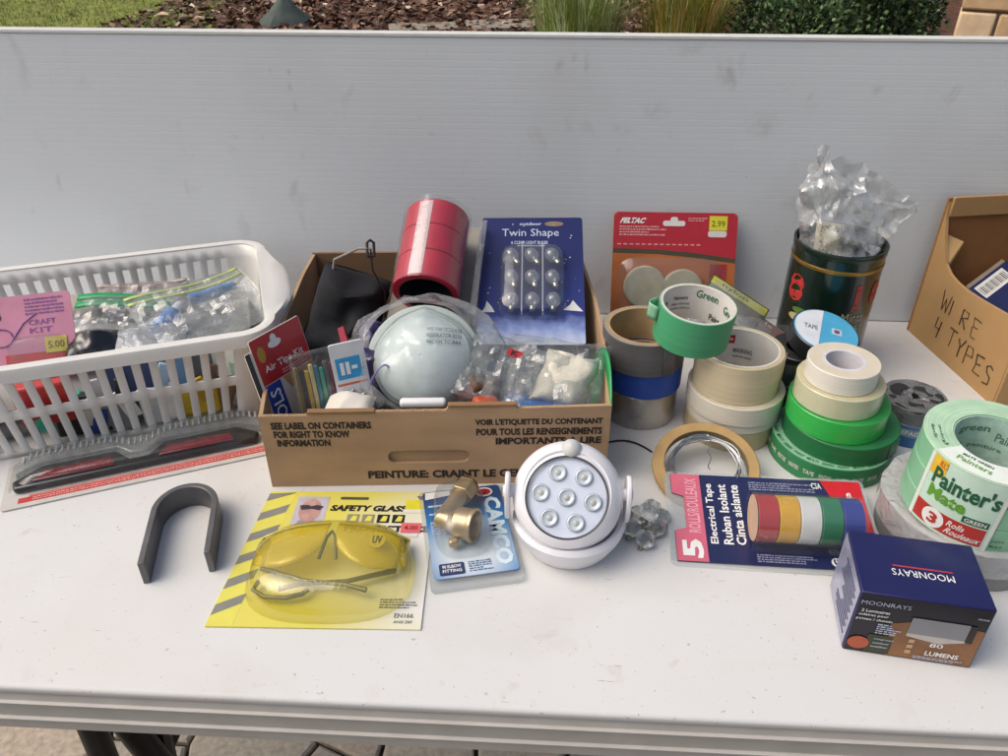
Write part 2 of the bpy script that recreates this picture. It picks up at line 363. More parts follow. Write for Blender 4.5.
# ---- garden wall of sandstone blocks
wt = thing('stone_wall', 'low sandstone block wall rising beside the evergreen shrub', 'wall', (2.19, 4.78, -TZ), -24)
sm = [M('sandstone_%d' % i, c, .9, var=.14, scale=18, bump=.7, bscale=70) for i, c in enumerate(('#d2b48e', '#c8a981', '#dac09c'))]
rg2 = random.Random(2)
for k in range(6):
    z0 = -.038 + k * .162; x = 0.; first = (.19 if k % 2 else .34)
    while x < 1.7:
        L = first if x == 0 else rg2.uniform(.3, .42)
        MB().box(x + .006, x + L - .006, rg2.uniform(0, .012), .26, z0 + .006 if k else .0, z0 + .156).build('stone_block', sm[rg2.randrange(3)], wt, bevel=.012)
        x += L
MB().box(.012, 1.7, .02, .24, .0, .92).build('mortar', M('mortar', '#5b5044', .95, var=.2), wt, smooth=False)

# ================================================================== TABLE AND BACK PANEL
def plastic_mat(name, col, stains, grain=900., smudges=()):
    m = bpy.data.materials.new(name); m.use_nodes = True; n = m.node_tree.nodes; l = m.node_tree.links; p = n['Principled BSDF']
    tc = n.new('ShaderNodeTexCoord')
    def nz(s, d=5, mapv=None, dist=0.):
        t = n.new('ShaderNodeTexNoise'); t.inputs['Scale'].default_value = s; t.inputs['Detail'].default_value = d; t.inputs['Distortion'].default_value = dist
        if mapv:
            q = n.new('ShaderNodeMapping'); q.inputs['Scale'].default_value = mapv; l.new(tc.outputs['Object'], q.inputs[0]); l.new(q.outputs[0], t.inputs['Vector'])
        else: l.new(tc.outputs['Object'], t.inputs['Vector'])
        return t.outputs[0]
    def ramp(s, a, b):
        r = n.new('ShaderNodeMapRange'); r.inputs[1].default_value = a; r.inputs[2].default_value = b; l.new(s, r.inputs[0]); return r.outputs[0]
    def mix(f, a, b, k=1.):
        x = n.new('ShaderNodeMix'); x.data_type = 'RGBA'
        mm = n.new('ShaderNodeMath'); mm.operation = 'MULTIPLY'; mm.inputs[1].default_value = k; l.new(f, mm.inputs[0]); l.new(mm.outputs[0], x.inputs[0])
        for i, c in ((6, a), (7, b)):
            if isinstance(c, tuple): x.inputs[i].default_value = (*c, 1)
            else: l.new(c, x.inputs[i])
        return x.outputs[2]
    c = lin(col); base = mix(ramp(nz(3.), .35, .7), c, tuple(v * .95 for v in c))
    for (s, a, b, col2, k, mv, dist) in stains: base = mix(ramp(nz(s, 6, mv, dist), a, b), base, lin(col2), k)
    for (sx, sz, rx, rz, k) in smudges:            # rubbed-in dirt marks, each where it is on the sheet
        mp = n.new('ShaderNodeMapping'); mp.vector_type = 'POINT'; mp.inputs['Location'].default_value = (-sx/rx, 0, -sz/rz); mp.inputs['Scale'].default_value = (1/rx, 0, 1/rz)
        l.new(tc.outputs['Object'], mp.inputs[0]); ln = n.new('ShaderNodeVectorMath'); ln.operation = 'LENGTH'; l.new(mp.outputs[0], ln.inputs[0])
        fa = ramp(ln.outputs['Value'], 1., .1); mm = n.new('ShaderNodeMath'); mm.operation = 'MULTIPLY'; l.new(fa, mm.inputs[0]); l.new(ramp(nz(70., 5), .38, .66), mm.inputs[1])
        base = mix(mm.outputs[0], base, lin('#8d816c'), k * .65)
    l.new(base, p.inputs['Base Color']); p.inputs['Roughness'].default_value = .48; p.inputs['Specular IOR Level'].default_value = .35
    b1 = n.new('ShaderNodeBump'); b1.inputs['Strength'].default_value = .22; b1.inputs['Distance'].default_value = .0006; l.new(nz(grain, 3), b1.inputs['Height'])
    l.new(b1.outputs[0], p.inputs['Normal'])
    return m
tab_m = plastic_mat('table_plastic', '#d4d4d2', [(26., .66, .74, '#a89a88', .35, None, .6), (140., .70, .76, '#7d7468', .55, None, 0), (9., .60, .85, '#c9c2b6', .3, (1, 2.5, 1), .3), (60, .72, .75, '#8b8175', .6, (1, 9, 1), 1.5), (5., .50, .75, '#c3beb4', .55, None, .5), (220., .71, .74, '#6f675c', .5, (.15, 1.6, 1), .2), (15., .66, .80, '#b3a48f', .3, None, .3), (330., .69, .73, '#5f584e', .6, None, 0)])
edge_g = M('table_edge', '#c6c1b9', .5, var=.06, scale=30, bump=.2, bscale=600)
tb = thing('folding_table', 'long white plastic folding table carrying all the goods', 'table', (0, .76, -TZ))
# top sheet, rounded front lip, grooved apron: one profile pulled along x
def pull(prof, x0, x1):
    n = len(prof)
    return MB().add([(x0, y, z) for y, z in prof] + [(x1, y, z) for y, z in prof], [tuple(range(n)), tuple(range(2*n - 1, n - 1, -1))] + [(i, i + n, (i+1) % n + n, (i+1) % n) for i in range(n)])
y0, y1 = .386 - .76, 1.10 - .76
pull([(y0+.004, TZ), (y0+.0012, TZ-.001), (y0, TZ-.0035), (y0+.0008, TZ-.008), (y1, TZ-.008), (y1, TZ)], -1.02, .84).build('table_top', tab_m, tb, angle=50)
pull([(y0+.003, TZ-.0082), (y0+.001, TZ-.0185), (y0-.0012, TZ-.0200), (y0-.0012, TZ-.0212), (y0+.001, TZ-.0228), (y0+.002, TZ-.0415), (y0-.0004, TZ-.0430), (y0-.0004, TZ-.0442), (y0+.002, TZ-.0458), (y0+.003, TZ-.060), (y0+.007, TZ-.063), (y0+.012, TZ-.060), (y0+.012, TZ-.0082)], -1.015, .835).build('apron', edge_g, tb, angle=28)
pull([(y1-.012, TZ-.0082), (y1-.012, TZ-.06), (y1-.002, TZ-.062), (y1-.002, TZ-.0082)], -1.015, .835).build('apron', edge_g, tb)
steel = M('leg_steel', '#2b2b2d', .45, .6, var=.15, bump=.15, bscale=200)
for sx, xx in ((-1, -.47), (1, .70)):
    for yy in (.50 - .76, .98 - .76):
        MB().tube([(xx, yy, TZ-.03), (xx + sx*.03, yy, 0)], .0145, 12).build('leg', steel, tb)
    MB().tube([(xx, .50-.76, TZ-.05), (xx, .98-.76, TZ-.05)], .012, 10).build('cross_bar', steel, tb)
    MB().tube([(xx + sx*.018, .50-.76, .3), (xx + sx*.018, .98-.76, .3)], .011, 10).build('cross_bar', steel, tb)
    MB().tube([(xx + sx*.012, .74-.76, .3), (xx - sx*.18, .74-.76, .5), (xx - sx*.30, .74-.76, TZ-.012)], .010, 8).build('brace', steel, tb)
MB().tube([(-.405, .44-.76, TZ-.03), (-.345, .44-.76, TZ-.30), (-.295, .46-.76, 0.002)], .0135, 12).build('brace', steel, tb)
MB().tube([(-.355, .46-.76, TZ-.03), (-.40, .47-.76, TZ-.40)], .010, 10).build('brace', steel, tb)

pan_m = plastic_mat('panel_plastic', '#e1e6e9', [(13., .64, .78, '#8f8778', .3, (1.6, 1, .8), .5), (30., .72, .80, '#7d7260', .4, (3, 1, 1), .4), (120., .73, .77, '#5c574f', .6, None, 0), (2.2, .5, .75, '#b3b2ac', .4, None, .4)], 700, [(.085, .347, .010, .014, .5), (.102, .352, .006, .016, .55), (.118, .350, .005, .020, .7), (.210, .296, .022, .016, .4), (.292, .341, .010, .022, .6), (.300, .334, .006, .016, .8), (.346, .281, .028, .022, .45), (.245, .37, .03, .012, .35), (-.259, .318, .004, .010, .7), (-.258, .337, .004, .006, .7), (-.256, .296, .004, .012, .5), (-.08, .263, .006, .004, .8), (-.34, .255, .010, .006, .4), (.478, .328, .010, .014, .4), (.4, .31, .012, .016, .35), (.165, .27, .02, .01, .35)])
pt = thing('backdrop_panel', 'pale grey ribbed plastic panel standing on edge behind the goods', 'panel', (-.07, 1.045, 0))
prof = []; zt = .383; k = 44
for i in range(k):                            # shallow horizontal ribs on the face
    z = .003 + (zt - .006) * i / k; dz = (zt - .006) / k
    prof += [(0, z), (0, z + dz*.78), (.00007, z + dz*.88), (.00007, z + dz*.94)]
prof += [(.0012, zt - .001), (.003, zt), (.015, zt), (.018, zt - .002), (.018, .001), (.002, 0)]
pull(prof, -.98, .98).build('panel_sheet', pan_m, pt, smooth=False)
pull([(-.0012, zt - .0018), (-.0012, zt + .0012), (.0195, zt + .0012), (.0195, zt - .008), (.0185, zt - .008), (.0185, zt + .0003), (-.0006, zt + .0003), (-.0006, zt - .0018)], -.981, .981).build('edge_trim', M('panel_trim', '#d9d8d2', .45, var=.06), pt, smooth=False)

# ================================================================== THE GOODS
WHITE = M('white_print', '#e9e9e6', .5, var=.04); BLACK = M('black_print', '#1a1a1c', .5, var=.1); KRAFTCORE = M('core_card', '#a98f68', .8, var=.15, scale=50, bump=.3, bscale=200)
RED = M('red_print', '#b3202c', .45, var=.08, coat=.2); NAVY = M('navy_print', '#1d2450', .4, var=.08, coat=.3)
PAPERW = M('paper_white', '#d9d8d2', .7, var=.05)
CLEAR = CL('clear_blister', op=.05, rough=.08, bump=.05, bscale=40); FILM = CL('clear_film', op=.09, rough=.07, bump=.35, bscale=70, gloss=1.1)
HAZY = CL('hazy_film', op=.18, rough=.10, bump=.4, bscale=60, gloss=1.)

# ---- corrugated paint carton ------------------------------------------------
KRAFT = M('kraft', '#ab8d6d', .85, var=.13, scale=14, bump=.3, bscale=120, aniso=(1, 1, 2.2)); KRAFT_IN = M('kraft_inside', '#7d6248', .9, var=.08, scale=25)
FLUTE = M('flute_edge', '#b5966b', .9, var=.2, scale=300)
INK = M('carton_ink', '#2b2320', .8, var=.25, scale=200)
bx = thing('cardboard_box', 'open cardboard paint carton with printed warnings holding packaged hardware', 'box', (-.2825, .6405, 0), 4.3)
W, D, HF, HB, T = .358, .335, .093, .122, .004
fw_ = MB(); fw_.t = Matrix.Rotation(R(90), 4, 'X')        # drawn in x,z, then stood up
hx0, hx1, hy0, hy1 = .127, .212, .030, .047
out = [(0, 0), (W, 0), (W, HF + .008), (.262, HF + .006), (.262, HF + .0085), (.192, HF + .0085), (.192, HF + .004), (.118, HF + .004), (.118, HF + .0025), (.05, HF + .0025), (.05, HF), (0, HF)]
hole = rrect(hx0, hx1, hy0, hy1, .0078, 5)
def wall_with_hole(m, outer, inner, d0, d1):
    """a flat board with one hole: outer and inner outlines joined by a strip fan"""
    cx = sum(p[0] for p in inner) / len(inner); cz = sum(p[1] for p in inner) / len(inner)
    N = 96; ang = [2*pi*i/N for i in range(N)]
    def hit(pl, a):
        best = 0
        for i in range(len(pl)):
            (x1, y1_), (x2, y2) = pl[i], pl[(i+1) % len(pl)]; dx, dy = cos(a), sin(a); ex, ey = x2-x1, y2-y1_; den = dx*ey - dy*ex
            if abs(den) < 1e-12: continue
            t = ((x1-cx)*ey - (y1_-cz)*ex) / den; s_ = ((x1-cx)*dy - (y1_-cz)*dx) / den
            if t > 0 and -1e-6 <= s_ <= 1 + 1e-6: best = max(best, t)
        return (cx + best*cos(a), cz + best*sin(a))
    for p in outer: ang.append(math.atan2(p[1]-cz, p[0]-cx) % (2*pi))
    ang = sorted(set(round(a, 6) for a in ang)); n = len(ang); O = [hit(outer, a) for a in ang]; I = [hit(inner, a) for a in ang]
    vs = [(x, d0, z) for x, z in O] + [(x, d0, z) for x, z in I] + [(x, d1, z) for x, z in O] + [(x, d1, z) for x, z in I]
    fs = []
    for i in range(n):
        j = (i+1) % n; fs += [(i, j, n+j, n+i), (2*n+j, 2*n+i, 3*n+i, 3*n+j), (j, i, 2*n+i, 2*n+j), (n+i, n+j, 3*n+j, 3*n+i)]
    m.add(vs, fs)
m = MB(); wall_with_hole(m, out, hole, 0, T); m.build('front_wall', KRAFT, bx, smooth=False)
for x in (0, W - T):
    def side(u, v, x=x):
        h = HF + (HB - HF)*u + .0015*sin(9*u) + (.003*sin(40*u)*(u > .5)); return (x + (0 if v < .5 else T), T + .0002 + (D - 2*T)*u, 0)
    vs, fs = [], []
    n = 14
    for i in range(n + 1):
        u = i / n; y = T + .0003 + (D - 2*T - .0006)*u; h = HF + (HB - HF)*u + .0012*sin(17*u + x*9)
        bow = (-.006 if x == 0 else .006) * sin(pi*u)
        vs += [(x + bow, y, 0), (x + T + bow, y, 0), (x + T + bow*1.6, y, h), (x + bow*1.6, y, h)]
    fs = [(3, 2, 1, 0), (4*n, 4*n+1, 4*n+2, 4*n+3)]
    for i in range(n): fs += [(4*i + a, 4*i + (a+1) % 4, 4*(i+1) + (a+1) % 4, 4*(i+1) + a) for a in range(4)]
    MB().add(vs, fs).build('side_wall', KRAFT, bx, smooth=False)
MB().box(hx0 - .006, hx1 + .006, T + .0004, T + .0030, hy0 - .006, hy1 + .004).build('hand_tab', KRAFT, bx, smooth=False)
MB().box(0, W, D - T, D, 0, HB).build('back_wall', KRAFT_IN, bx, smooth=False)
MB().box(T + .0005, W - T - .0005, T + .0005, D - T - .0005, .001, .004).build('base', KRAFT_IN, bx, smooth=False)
MB().box(.05, .118, -.0012, T + .0012, HF + .0028, HF + .0058).build('flap_stub', M('kraft_flap', '#8b6b4a', .9, var=.1), bx, bevel=.0008)
MB().box(.192, .262, -.0012, T + .0012, HF + .0088, HF + .0120).build('flap_stub', M('kraft_flap', '#8b6b4a'), bx, bevel=.0008)
q = random.Random(31); fm = MB()                # broken flutes along the cut front edge
for i in range(118):
    x = .002 + i*.003; zt_ = (HF if x < .05 else HF + .0025 if x < .118 else HF + .004 if x < .192 else HF + .0085 if x < .262 else HF + .006)
    if .049 < x < .119 or .191 < x < .263: continue
    fm.box(x, x + .0016, .0008, .0032, zt_ - .001, zt_ + q.uniform(.0003, .0011))
fm.build('flute_edge', FLUTE, bx, smooth=False)
pr = bpy.data.objects.new('front_print', None); COL.objects.link(pr); pr.parent = bx; pr.rotation_euler = (R(90), 0, 0)
def ptxt(s, x0, z0, x1, z1): o = letters(bx, s, x0, z0, x1, z1, INK, z=.0004, bold=.045); o.matrix_parent_inverse = Matrix.Identity(4); o.rotation_euler = (R(90), 0, 0); return o
bpy.data.objects.remove(pr)
for s, x0, z0, x1, z1 in (('SEE LABEL ON CONTAINERS', .011, .0765, .113, .0855), ('FOR RIGHT TO KNOW', .0125, .0655, .090, .0745), ('INFORMATION', .0145, .0545, .069, .0635),
                          ("VOIR L'ETIQUETTE DU CONTENANT", .219, .0775, .350, .0865), ('POUR TOUS LES RENSEIGNEMENTS', .220, .0655, .350, .0745), ('IMPORTANTS A LIRE', .240, .0535, .350, .0625),
                          ('PEINTURE: CRAINT LE GEL', .104, .010, .268, .0205)): ptxt(s, x0, z0, x1, z1)

def bl(x, y, z=0):                             # a point inside the carton, measured from its front left corner
    a = R(4.3); return (-.2825 + x*cos(a) - y*sin(a), .6455 + x*sin(a) + y*cos(a), z)

# ---- in the carton: red tape rolls in a blister ----
def axis_frame(o, org, az, ref=(1, 0, 0)):
    az = Vector(az).normalized(); ex = Vector(ref); ex = (ex - az*az.dot(ex)).normalized(); ey = az.cross(ex)
    mt = Matrix((ex, ey, az)).transposed().to_4x4(); mt.translation = Vector(org) + Vector((0, 0, TZ)); o.matrix_world = mt; return o
REDT = M('red_tape', '#c8263c', .3, var=.08, scale=40, coat=.5)
P0, P1 = Vector((-.134, .822, .142)), Vector((-.129, .922, .196))
ax = (P1 - P0).normalized()
rt_ = thing('red_tape_pack', 'three wide red tape rolls in a clear blister leaning above the mask', 'tape pack', (0, 0, 0)); axis_frame(rt_, P0, ax, (-1, 0, 0))
def ring_prof(R_, r_, z0, z1, c=.0008): return [(r_, z0), (R_ - c, z0), (R_, z0 + c), (R_, z1 - c), (R_ - c, z1), (r_, z1)]
for k in range(3):
    MB().lathe(ring_prof(.0390, .0310, .037*k + .0004, .037*k + .0366), 56, True).build('tape_roll', REDT, rt_)
MB().lathe([(.0305, -.0005), (.0309, -.0005), (.0309, .110), (.0305, .110)], 40, True).build('core', M('dark_core', '#23262a', .6, var=.3, scale=60), rt_)
MB().lathe([(0.001, .100), (.0304, .100), (.0304, .102), (.001, .102)], 40, True).build('end_disc', M('dark_core', '#23262a'), rt_)
m = MB(); m.grid(lambda u, v: (.0412*cos(-.45 + (pi + .9)*u) * (1 + .012*sin(9*u + 20*v)), .0412*sin(-.45 + (pi + .9)*u), -.003 + .118*v), 30, 10)
m.build('blister', CL('clear_blister_gloss', op=.02, rough=.05, bump=.12, bscale=30, gloss=.8), rt_)
MB().box(-.050, .050, -.0435, -.0418, -.02, .135).build('backing_card', M('pack_card_grey', '#8f8c83', .6, var=.1), rt_, smooth=False)
glint = MB(); glint.grid(lambda u, v: (.0394*cos(pi*.36 + .42*u), .0394*sin(pi*.36 + .42*u), .002 + .105*v), 8, 2); glint.build('painted_highlight', M('highlight_pink', '#d9b9b8', .35, var=.1, coat=.5), rt_)  # pale band along the red rolls: their long highlight painted in as colour
MB().box(-.058, -.0505, -.0435, -.020, -.01, .13).build('card_flange', HAZY, rt_, smooth=False)

# ---- dust mask in its bag ----
MASK = M('mask_fabric', '#e6efec', .9, var=.05, scale=80, bump=.35, bscale=900)
mk = thing('dust_mask', 'pale mint cup dust mask sealed in a clear bag in the carton', 'mask')
frame(mk, (-.127, .746, .099), (1, .06, 0), (.06, .60, .74))
def mfn(u, v):
    t = 2*pi*u; f = v; r_ = sin(f*pi/2*.98 + .0005)
    x = .0560*r_*cos(t)*(1 + .03*sin(2*t)); y = .0570*r_*sin(t)*(1 - .16*max(0, sin(t))*abs(cos(t))); z = .046*cos(f*pi/2) ** 1.0 + .004*min(1, f*1.5)**2*noise.noise(Vector((cos(t), sin(t), f*2)))
    z += -.0022*math.exp(-((f - .80)/.035)**2) + .0012*math.exp(-((f - .72)/.03)**2)      # pressed seam near the edge
    z += -.003*math.exp(-(y - .030)**2/.00004)*math.exp(-(x/.022)**2)                       # nose crease
    return (x, y, z)
MB().grid(mfn, 64, 40, wrap=True).build('cup', MASK, mk, solid=.0015, angle=60)
MB().grid(lambda u, v: ((.054 + .010*v)*cos(2*pi*u), (.0545 + .008*v)*sin(2*pi*u), .001*sin(5*2*pi*u) - .002*v), 48, 3, wrap=True).build('rim', M('mask_rim', '#cfd8d2', .85, var=.05), mk, solid=.0012)
for i, (s, yy) in enumerate((('N95 PARTICULATE', .027), ('RESPIRATOR 8210', .020), ('NIOSH TC-84A', .013))):
    me = text_mesh(s, .01); w_ = max(v.co.x for v in me.vertices)
    for v in me.vertices:
        x = .006 + v.co.x / w_ * .036; y = yy + v.co.y * .006
        rr = min(.97, math.hypot(x/.056, y/.057)); f = (math.asin(rr) - .02) / (pi/2*.98); v.co = (x, y, .046*max(0, cos(f*pi/2)) + .0026)
    me.materials.append(M('mask_ink', '#5d7078', .8, var=.2)); o = bpy.data.objects.new('lettering', me); COL.objects.link(o); o.parent = mk
bagm = MB()
def bagfn(u, v):
    t = 2*pi*u; rr = .060 + .022*v; e = abs(cos(t)) ** 6 * .010*v
    x = (rr + e)*cos(t)*1.02; y = (rr*.93)*sin(t); z = .050*(1 - v) ** .5 - .012*v
    c = crumple((x, y, z), .013*v + .003, 34, 3); return (x + c.x, y + c.y, z + c.z + .010*(.5 - abs(noise.noise(Vector((x, y, 0))*60)))*v)
MB().grid(lambda u, v: bagfn(u, .02 + .98*v), 64, 14, wrap=True).build('bag_skirt', CL('skirt_film', op=.2, rough=.12, bump=.7, bscale=45, gloss=1.2), mk, angle=20)
MB().grid(lambda u, v: tuple(Vector(mfn(u, v))*1.045 + Vector((0, 0, .0035)) + crumple(mfn(u, v), .003, 40, 8) + Vector((0, 0, .004*(abs(noise.noise(Vector(mfn(u, v))*48))*2 - .4)))), 44, 24, wrap=True).build('bag_film', CL('bag_over_mask', op=.03, rough=.08, bump=.2, bscale=60, gloss=.6), mk, angle=25)

# ---- blue star card with clear bulbs ----
def skyblue(name):
    m = bpy.data.materials.new(name); m.use_nodes = True; n = m.node_tree.nodes; l = m.node_tree.links; p = n['Principled BSDF']
    tc = n.new('ShaderNodeTexCoord'); sp = n.new('ShaderNodeSeparateXYZ'); l.new(tc.outputs['Object'], sp.inputs[0])
    nz = n.new('ShaderNodeTexNoise'); nz.inputs['Scale'].default_value = 70; nz.inputs['Detail'].default_value = 6; l.new(tc.outputs['Object'], nz.inputs['Vector'])
    ad = n.new('ShaderNodeMath'); ad.operation = 'MULTIPLY_ADD'; ad.inputs[1].default_value = .030; l.new(nz.outputs[0], ad.inputs[0]); l.new(sp.outputs[1], ad.inputs[2])
    rp = n.new('ShaderNodeValToRGB'); mr = n.new('ShaderNodeMapRange'); mr.inputs[1].default_value = .0; mr.inputs[2].default_value = .22; l.new(ad.outputs[0], mr.inputs[0]); l.new(mr.outputs[0], rp.inputs[0])
    e = rp.color_ramp.elements; e[0].position = .05; e[0].color = (*lin('#c9d0dc'), 1); e[1].position = .62; e[1].color = (*lin('#17225a'), 1)
    q = e.new(.16); q.color = (*lin('#8193c4'), 1); q = e.new(.26); q.color = (*lin('#24347a'), 1)
    l.new(rp.outputs[0], p.inputs['Base Color']); p.inputs['Roughness'].default_value = .5; p.inputs['Specular IOR Level'].default_value = .3
    return m
bc = thing('bulb_card', 'dark blue star-printed card of small clear bulbs leaning in the carton', 'bulb pack')
cw, chh = .128, .188
frame(bc, (-.0745, .806, .085), (1, .015, .02), (0, .155, .086))
MB().prism(rrect(0, cw, 0, chh, .004), 0, .0012).build('card', skyblue('night_sky_print'), bc, smooth=False)
SILV = M('silver_print', '#b9c3d6', .4, var=.1)
letters(bc, 'Twin Shape', .026, .155, .098, .170, SILV, bold=.0); letters(bc, '6 CLEAR LIGHT BULBS', .038, .146, .084, .151, SILV)
fineprint(bc, .046, .082, .1415, .1455, 1, SILV, .0015, 3)
letters(bc, 'outdoor', .048, .1755, .076, .1805, SILV)
poly(bc, [(.092 + .012*cos(i*pi/8), .178 + .004*sin(i*pi/8)) for i in range(16)], M('gold_oval', '#7d6a52', .5, var=.1))
q = random.Random(4); stars = MB()
for _ in range(34):
    x, y, r_ = q.uniform(.006, .122), q.uniform(.05, .182), q.uniform(.0005, .0013)
    if .028 < x < .1 and y < .172: continue
    stars.prism([(x + (r_ if k % 2 else r_*.4)*cos(k*pi/4), y + (r_ if k % 2 else r_*.4)*sin(k*pi/4)) for k in range(8)], .0012, .0014)
stars.build('printed_stars', WHITE, bc, smooth=False)
poly(bc, [(.102, .048), (.126, .046), (.118, .056), (.114, .062), (.110, .055)], PAPERW, .0015, 'printed_house'); poly(bc, [(.004, .045), (.020, .045), (.016, .053), (.010, .061), (.008, .052)], PAPERW, .0015, 'printed_house')
m = dome(.022, .108, .034, .142, .020, 6, .35, 40, 8); m.build('blister', CLEAR, bc)
GLASS = M('bulb_glass', '#dfe6ea', .06, var=.02, trans=.0, coat=1.); GLASSB = CL('bulb_clear', op=.16, rough=.03, gloss=1.5)
for i in range(3):
    for j in range(3):
        g = MB(); g.t = Matrix.Translation((.040 + i*.0250, .054 + j*.033, .0108)) @ Matrix.Rotation(R(90), 4, 'X') @ Matrix.Rotation(R(j*17), 4, 'Y')
        g.lathe([(.0005, -.0125), (.0045, -.0115), (.0082, -.0075), (.0094, -.002), (.0082, .003), (.0045, .0065), (.0036, .008)], 16); b = g.build('bulb', GLASSB, bc)
        g2 = MB(); g2.t = g.t; g2.lathe([(.0036, .008), (.0036, .0125), (.002, .0135), (.0004, .0135)], 12); g2.build('bulb_base', M('bulb_metal', '#b7b3a8', .3, .9, var=.2), b)
for x in (.0517, .0767): MB().box(x, x + .0016, .036, .138, .010, .0175).build('blister_rib', CL('rib_clear', op=.35, rough=.1), bc)

# ---- clear bag with a folded white rag, blue box, green file, white bar ----
rag = MB(); rag.grid(lambda u, v: tuple(Vector(((u-.5)*.056 + .008*(v-.5), (v-.5)*.056, .014*(1 - abs(2*u-1)**4)*(1 - abs(2*v-1)**4)**.5)) + crumple((u*.06, v*.06, 0), .005, 60, 5)), 22, 22)
o = rag.build('folded_rag', M('rag_cream', '#d6d0bf', .95, var=.08, scale=90, bump=.8, bscale=300), None, solid=.003)
tag(o, 'crumpled cream rag in the right front corner of the paint carton', 'rag'); frame(o, (.028, .722, .096), (1, -.10, -.12), (-.1, .75, .62))
o = pillow(.115, .105, .045, 11, .006, 26, 26, 26, .006).build('clear_bag', FILM, None, angle=18); tag(o, 'crinkled clear plastic bag around the cream rag in the carton', 'plastic bag'); frame(o, (.018, .726, .088), (1, -.05, -.1), (0, .8, .5))
o = MB().box(-.036, .036, -.014, .014, 0, .034).build('blue_box', M('blue_carton', '#2b6cb4', .45, var=.08, coat=.3), None, bevel=.001)
tag(o, 'bright blue small box under the cream rag in the carton', 'box'); o.location = (-.002, .694, TZ + .048); o.rotation_euler = (R(-8), R(3), R(-6))
m = MB(); m.grid(lambda u, v: (.002*sin(5*v), (u-.5)*.11, .098*v*(1 - .25*(2*u-1)**2)), 14, 10)
o = m.build('green_plastic_sheet', M('green_plastic', '#2f9a58', .35, var=.1, coat=.3), None, solid=.0016); tag(o, 'curved bright green plastic sheet against the right wall of the carton', 'plastic sheet'); o.location = (.0655, .735, TZ + .02); o.rotation_euler = (0, R(6), R(4.3))
o = MB().box(-.024, .024, -.005, .005, 0, .009).build('white_bar', M('white_plastic', '#e4e4e2', .35, var=.03, coat=.2), None, bevel=.0035, seg=3)
tag(o, 'small rounded white plastic bar at the foot of the dust mask', 'bar'); o.location = (-.119, .672, TZ + .090); o.rotation_euler = (0, 0, R(4))
lg = thing('logo_bag', 'crumpled clear bag with a small red and black logo beside the mask', 'plastic bag'); frame(lg, (-.042, .730, .098), (1, -.2, -.25), (.1, .85, .5))
pillow(.085, .085, .03, 21, .008, 34, 26, 26, .006).build('film', HAZY, lg, angle=18)
patch(lg, .000, .018, .012, .021, RED, .019, 'logo', .004); letters(lg, 'K', .005, .013, .013, .020, BLACK, .0195)
for nm, lb, c, x, y, z, s_ in (('orange_cap', 'orange plastic cap low in the clear bag beside the mask', '#cc5a3c', -.058, .690, .072, 1.), ('brown_block', 'brown wooden block deep in the carton beside the mask', '#6d5138', -.064, .715, .078, 1.2)):
    o = MB().box(-.014*s_, .014*s_, -.010, .010, 0, .016*s_).build(nm, M(nm, c, .6, var=.15), None, bevel=.003); tag(o, lb, 'cap' if 'cap' in nm else 'block'); o.location = (x, y, TZ + z); o.rotation_euler = (.2, .3, .6)
o = pillow(.30, .27, .05, 33, .010, 18, 26, 26).build('dark_cloth', M('dark_cloth', '#22242c', .9, var=.3, scale=40, bump=.5, bscale=120), None)
tag(o, 'dark crumpled cloth filling the bottom of the paint carton', 'cloth'); o.location = (-.105, .815, TZ + .038); o.rotation_euler = (0, 0, R(4.3))

# ---- left front of the carton: cards standing on edge ----
def lcard(name, lb, cat, org, ex, ey, w_, h_, mat, t=.0012, r=.002):
    t_ = thing(name, lb, cat); frame(t_, org, ex, ey); MB().prism(rrect(0, w_, 0, h_, r), 0, t).build('card', mat, t_, smooth=False); return t_
EX, EY = (.42, .72, .0), (-.26, .0, .93)
tp = lcard('bit_card', 'red-headed hang card of tool bits standing at the left front corner of the carton', 'hang card', (-.2725, .674, .022), EX, EY, .070, .132, M('card_pale', '#cfc6bb', .5, var=.06))
patch(tp, 0.0005, .0695, .080, .1315, RED); poly(tp, [(.030 + .009*cos(i*pi/6), .118 + .0045*sin(i*pi/6)) for i in range(12)], WHITE, .0016, 'hang_hole'); poly(tp, [(.030 + .004*cos(i*pi/6), .1235 + .005*sin(i*pi/6)) for i in range(12)], WHITE, .0017, 'hang_hole')
poly(tp, [(.010 + .005*cos(i*pi/8), .113 + .009*sin(i*pi/8)) for i in range(16)], M('gold_badge', '#b08a3a', .4, var=.1), .0016, 'badge')
fineprint(tp, .028, .066, .082, .088, 2, M('pink_print', '#d99a98', .5), .0016, 5)
letters(tp, 'Air Tips Kit', .008, .090, .062, .100, WHITE); patch(tp, .0005, .022, .001, .079, M('royal_print', '#26429a', .4, var=.1)); letters(tp, 'TOOLS', .004, .010, .018, .072, WHITE, rot=1)
poly(tp, [(.026, .079), (.069, .079), (.069, .040), (.050, .072), (.034, .062)], M('tan_print', '#b88a5e', .5, var=.15))
t2 = lcard('paper_card', 'white printed card with dark edge behind the red-headed bit card', 'hang card', (-.2795, .6685, .030), EX, EY, .060, .112, M('card_white', '#d3d1cd', .5, var=.05))
patch(t2, 0, .006, .0, .112, M('charcoal_print', '#3a3a40', .5))
for i in range(9): patch(t2, .010, .030 + .014*(i % 3), .010 + i*.010, .0125 + i*.010, M('grey_print', '#7c7b80', .6), name='print_line')
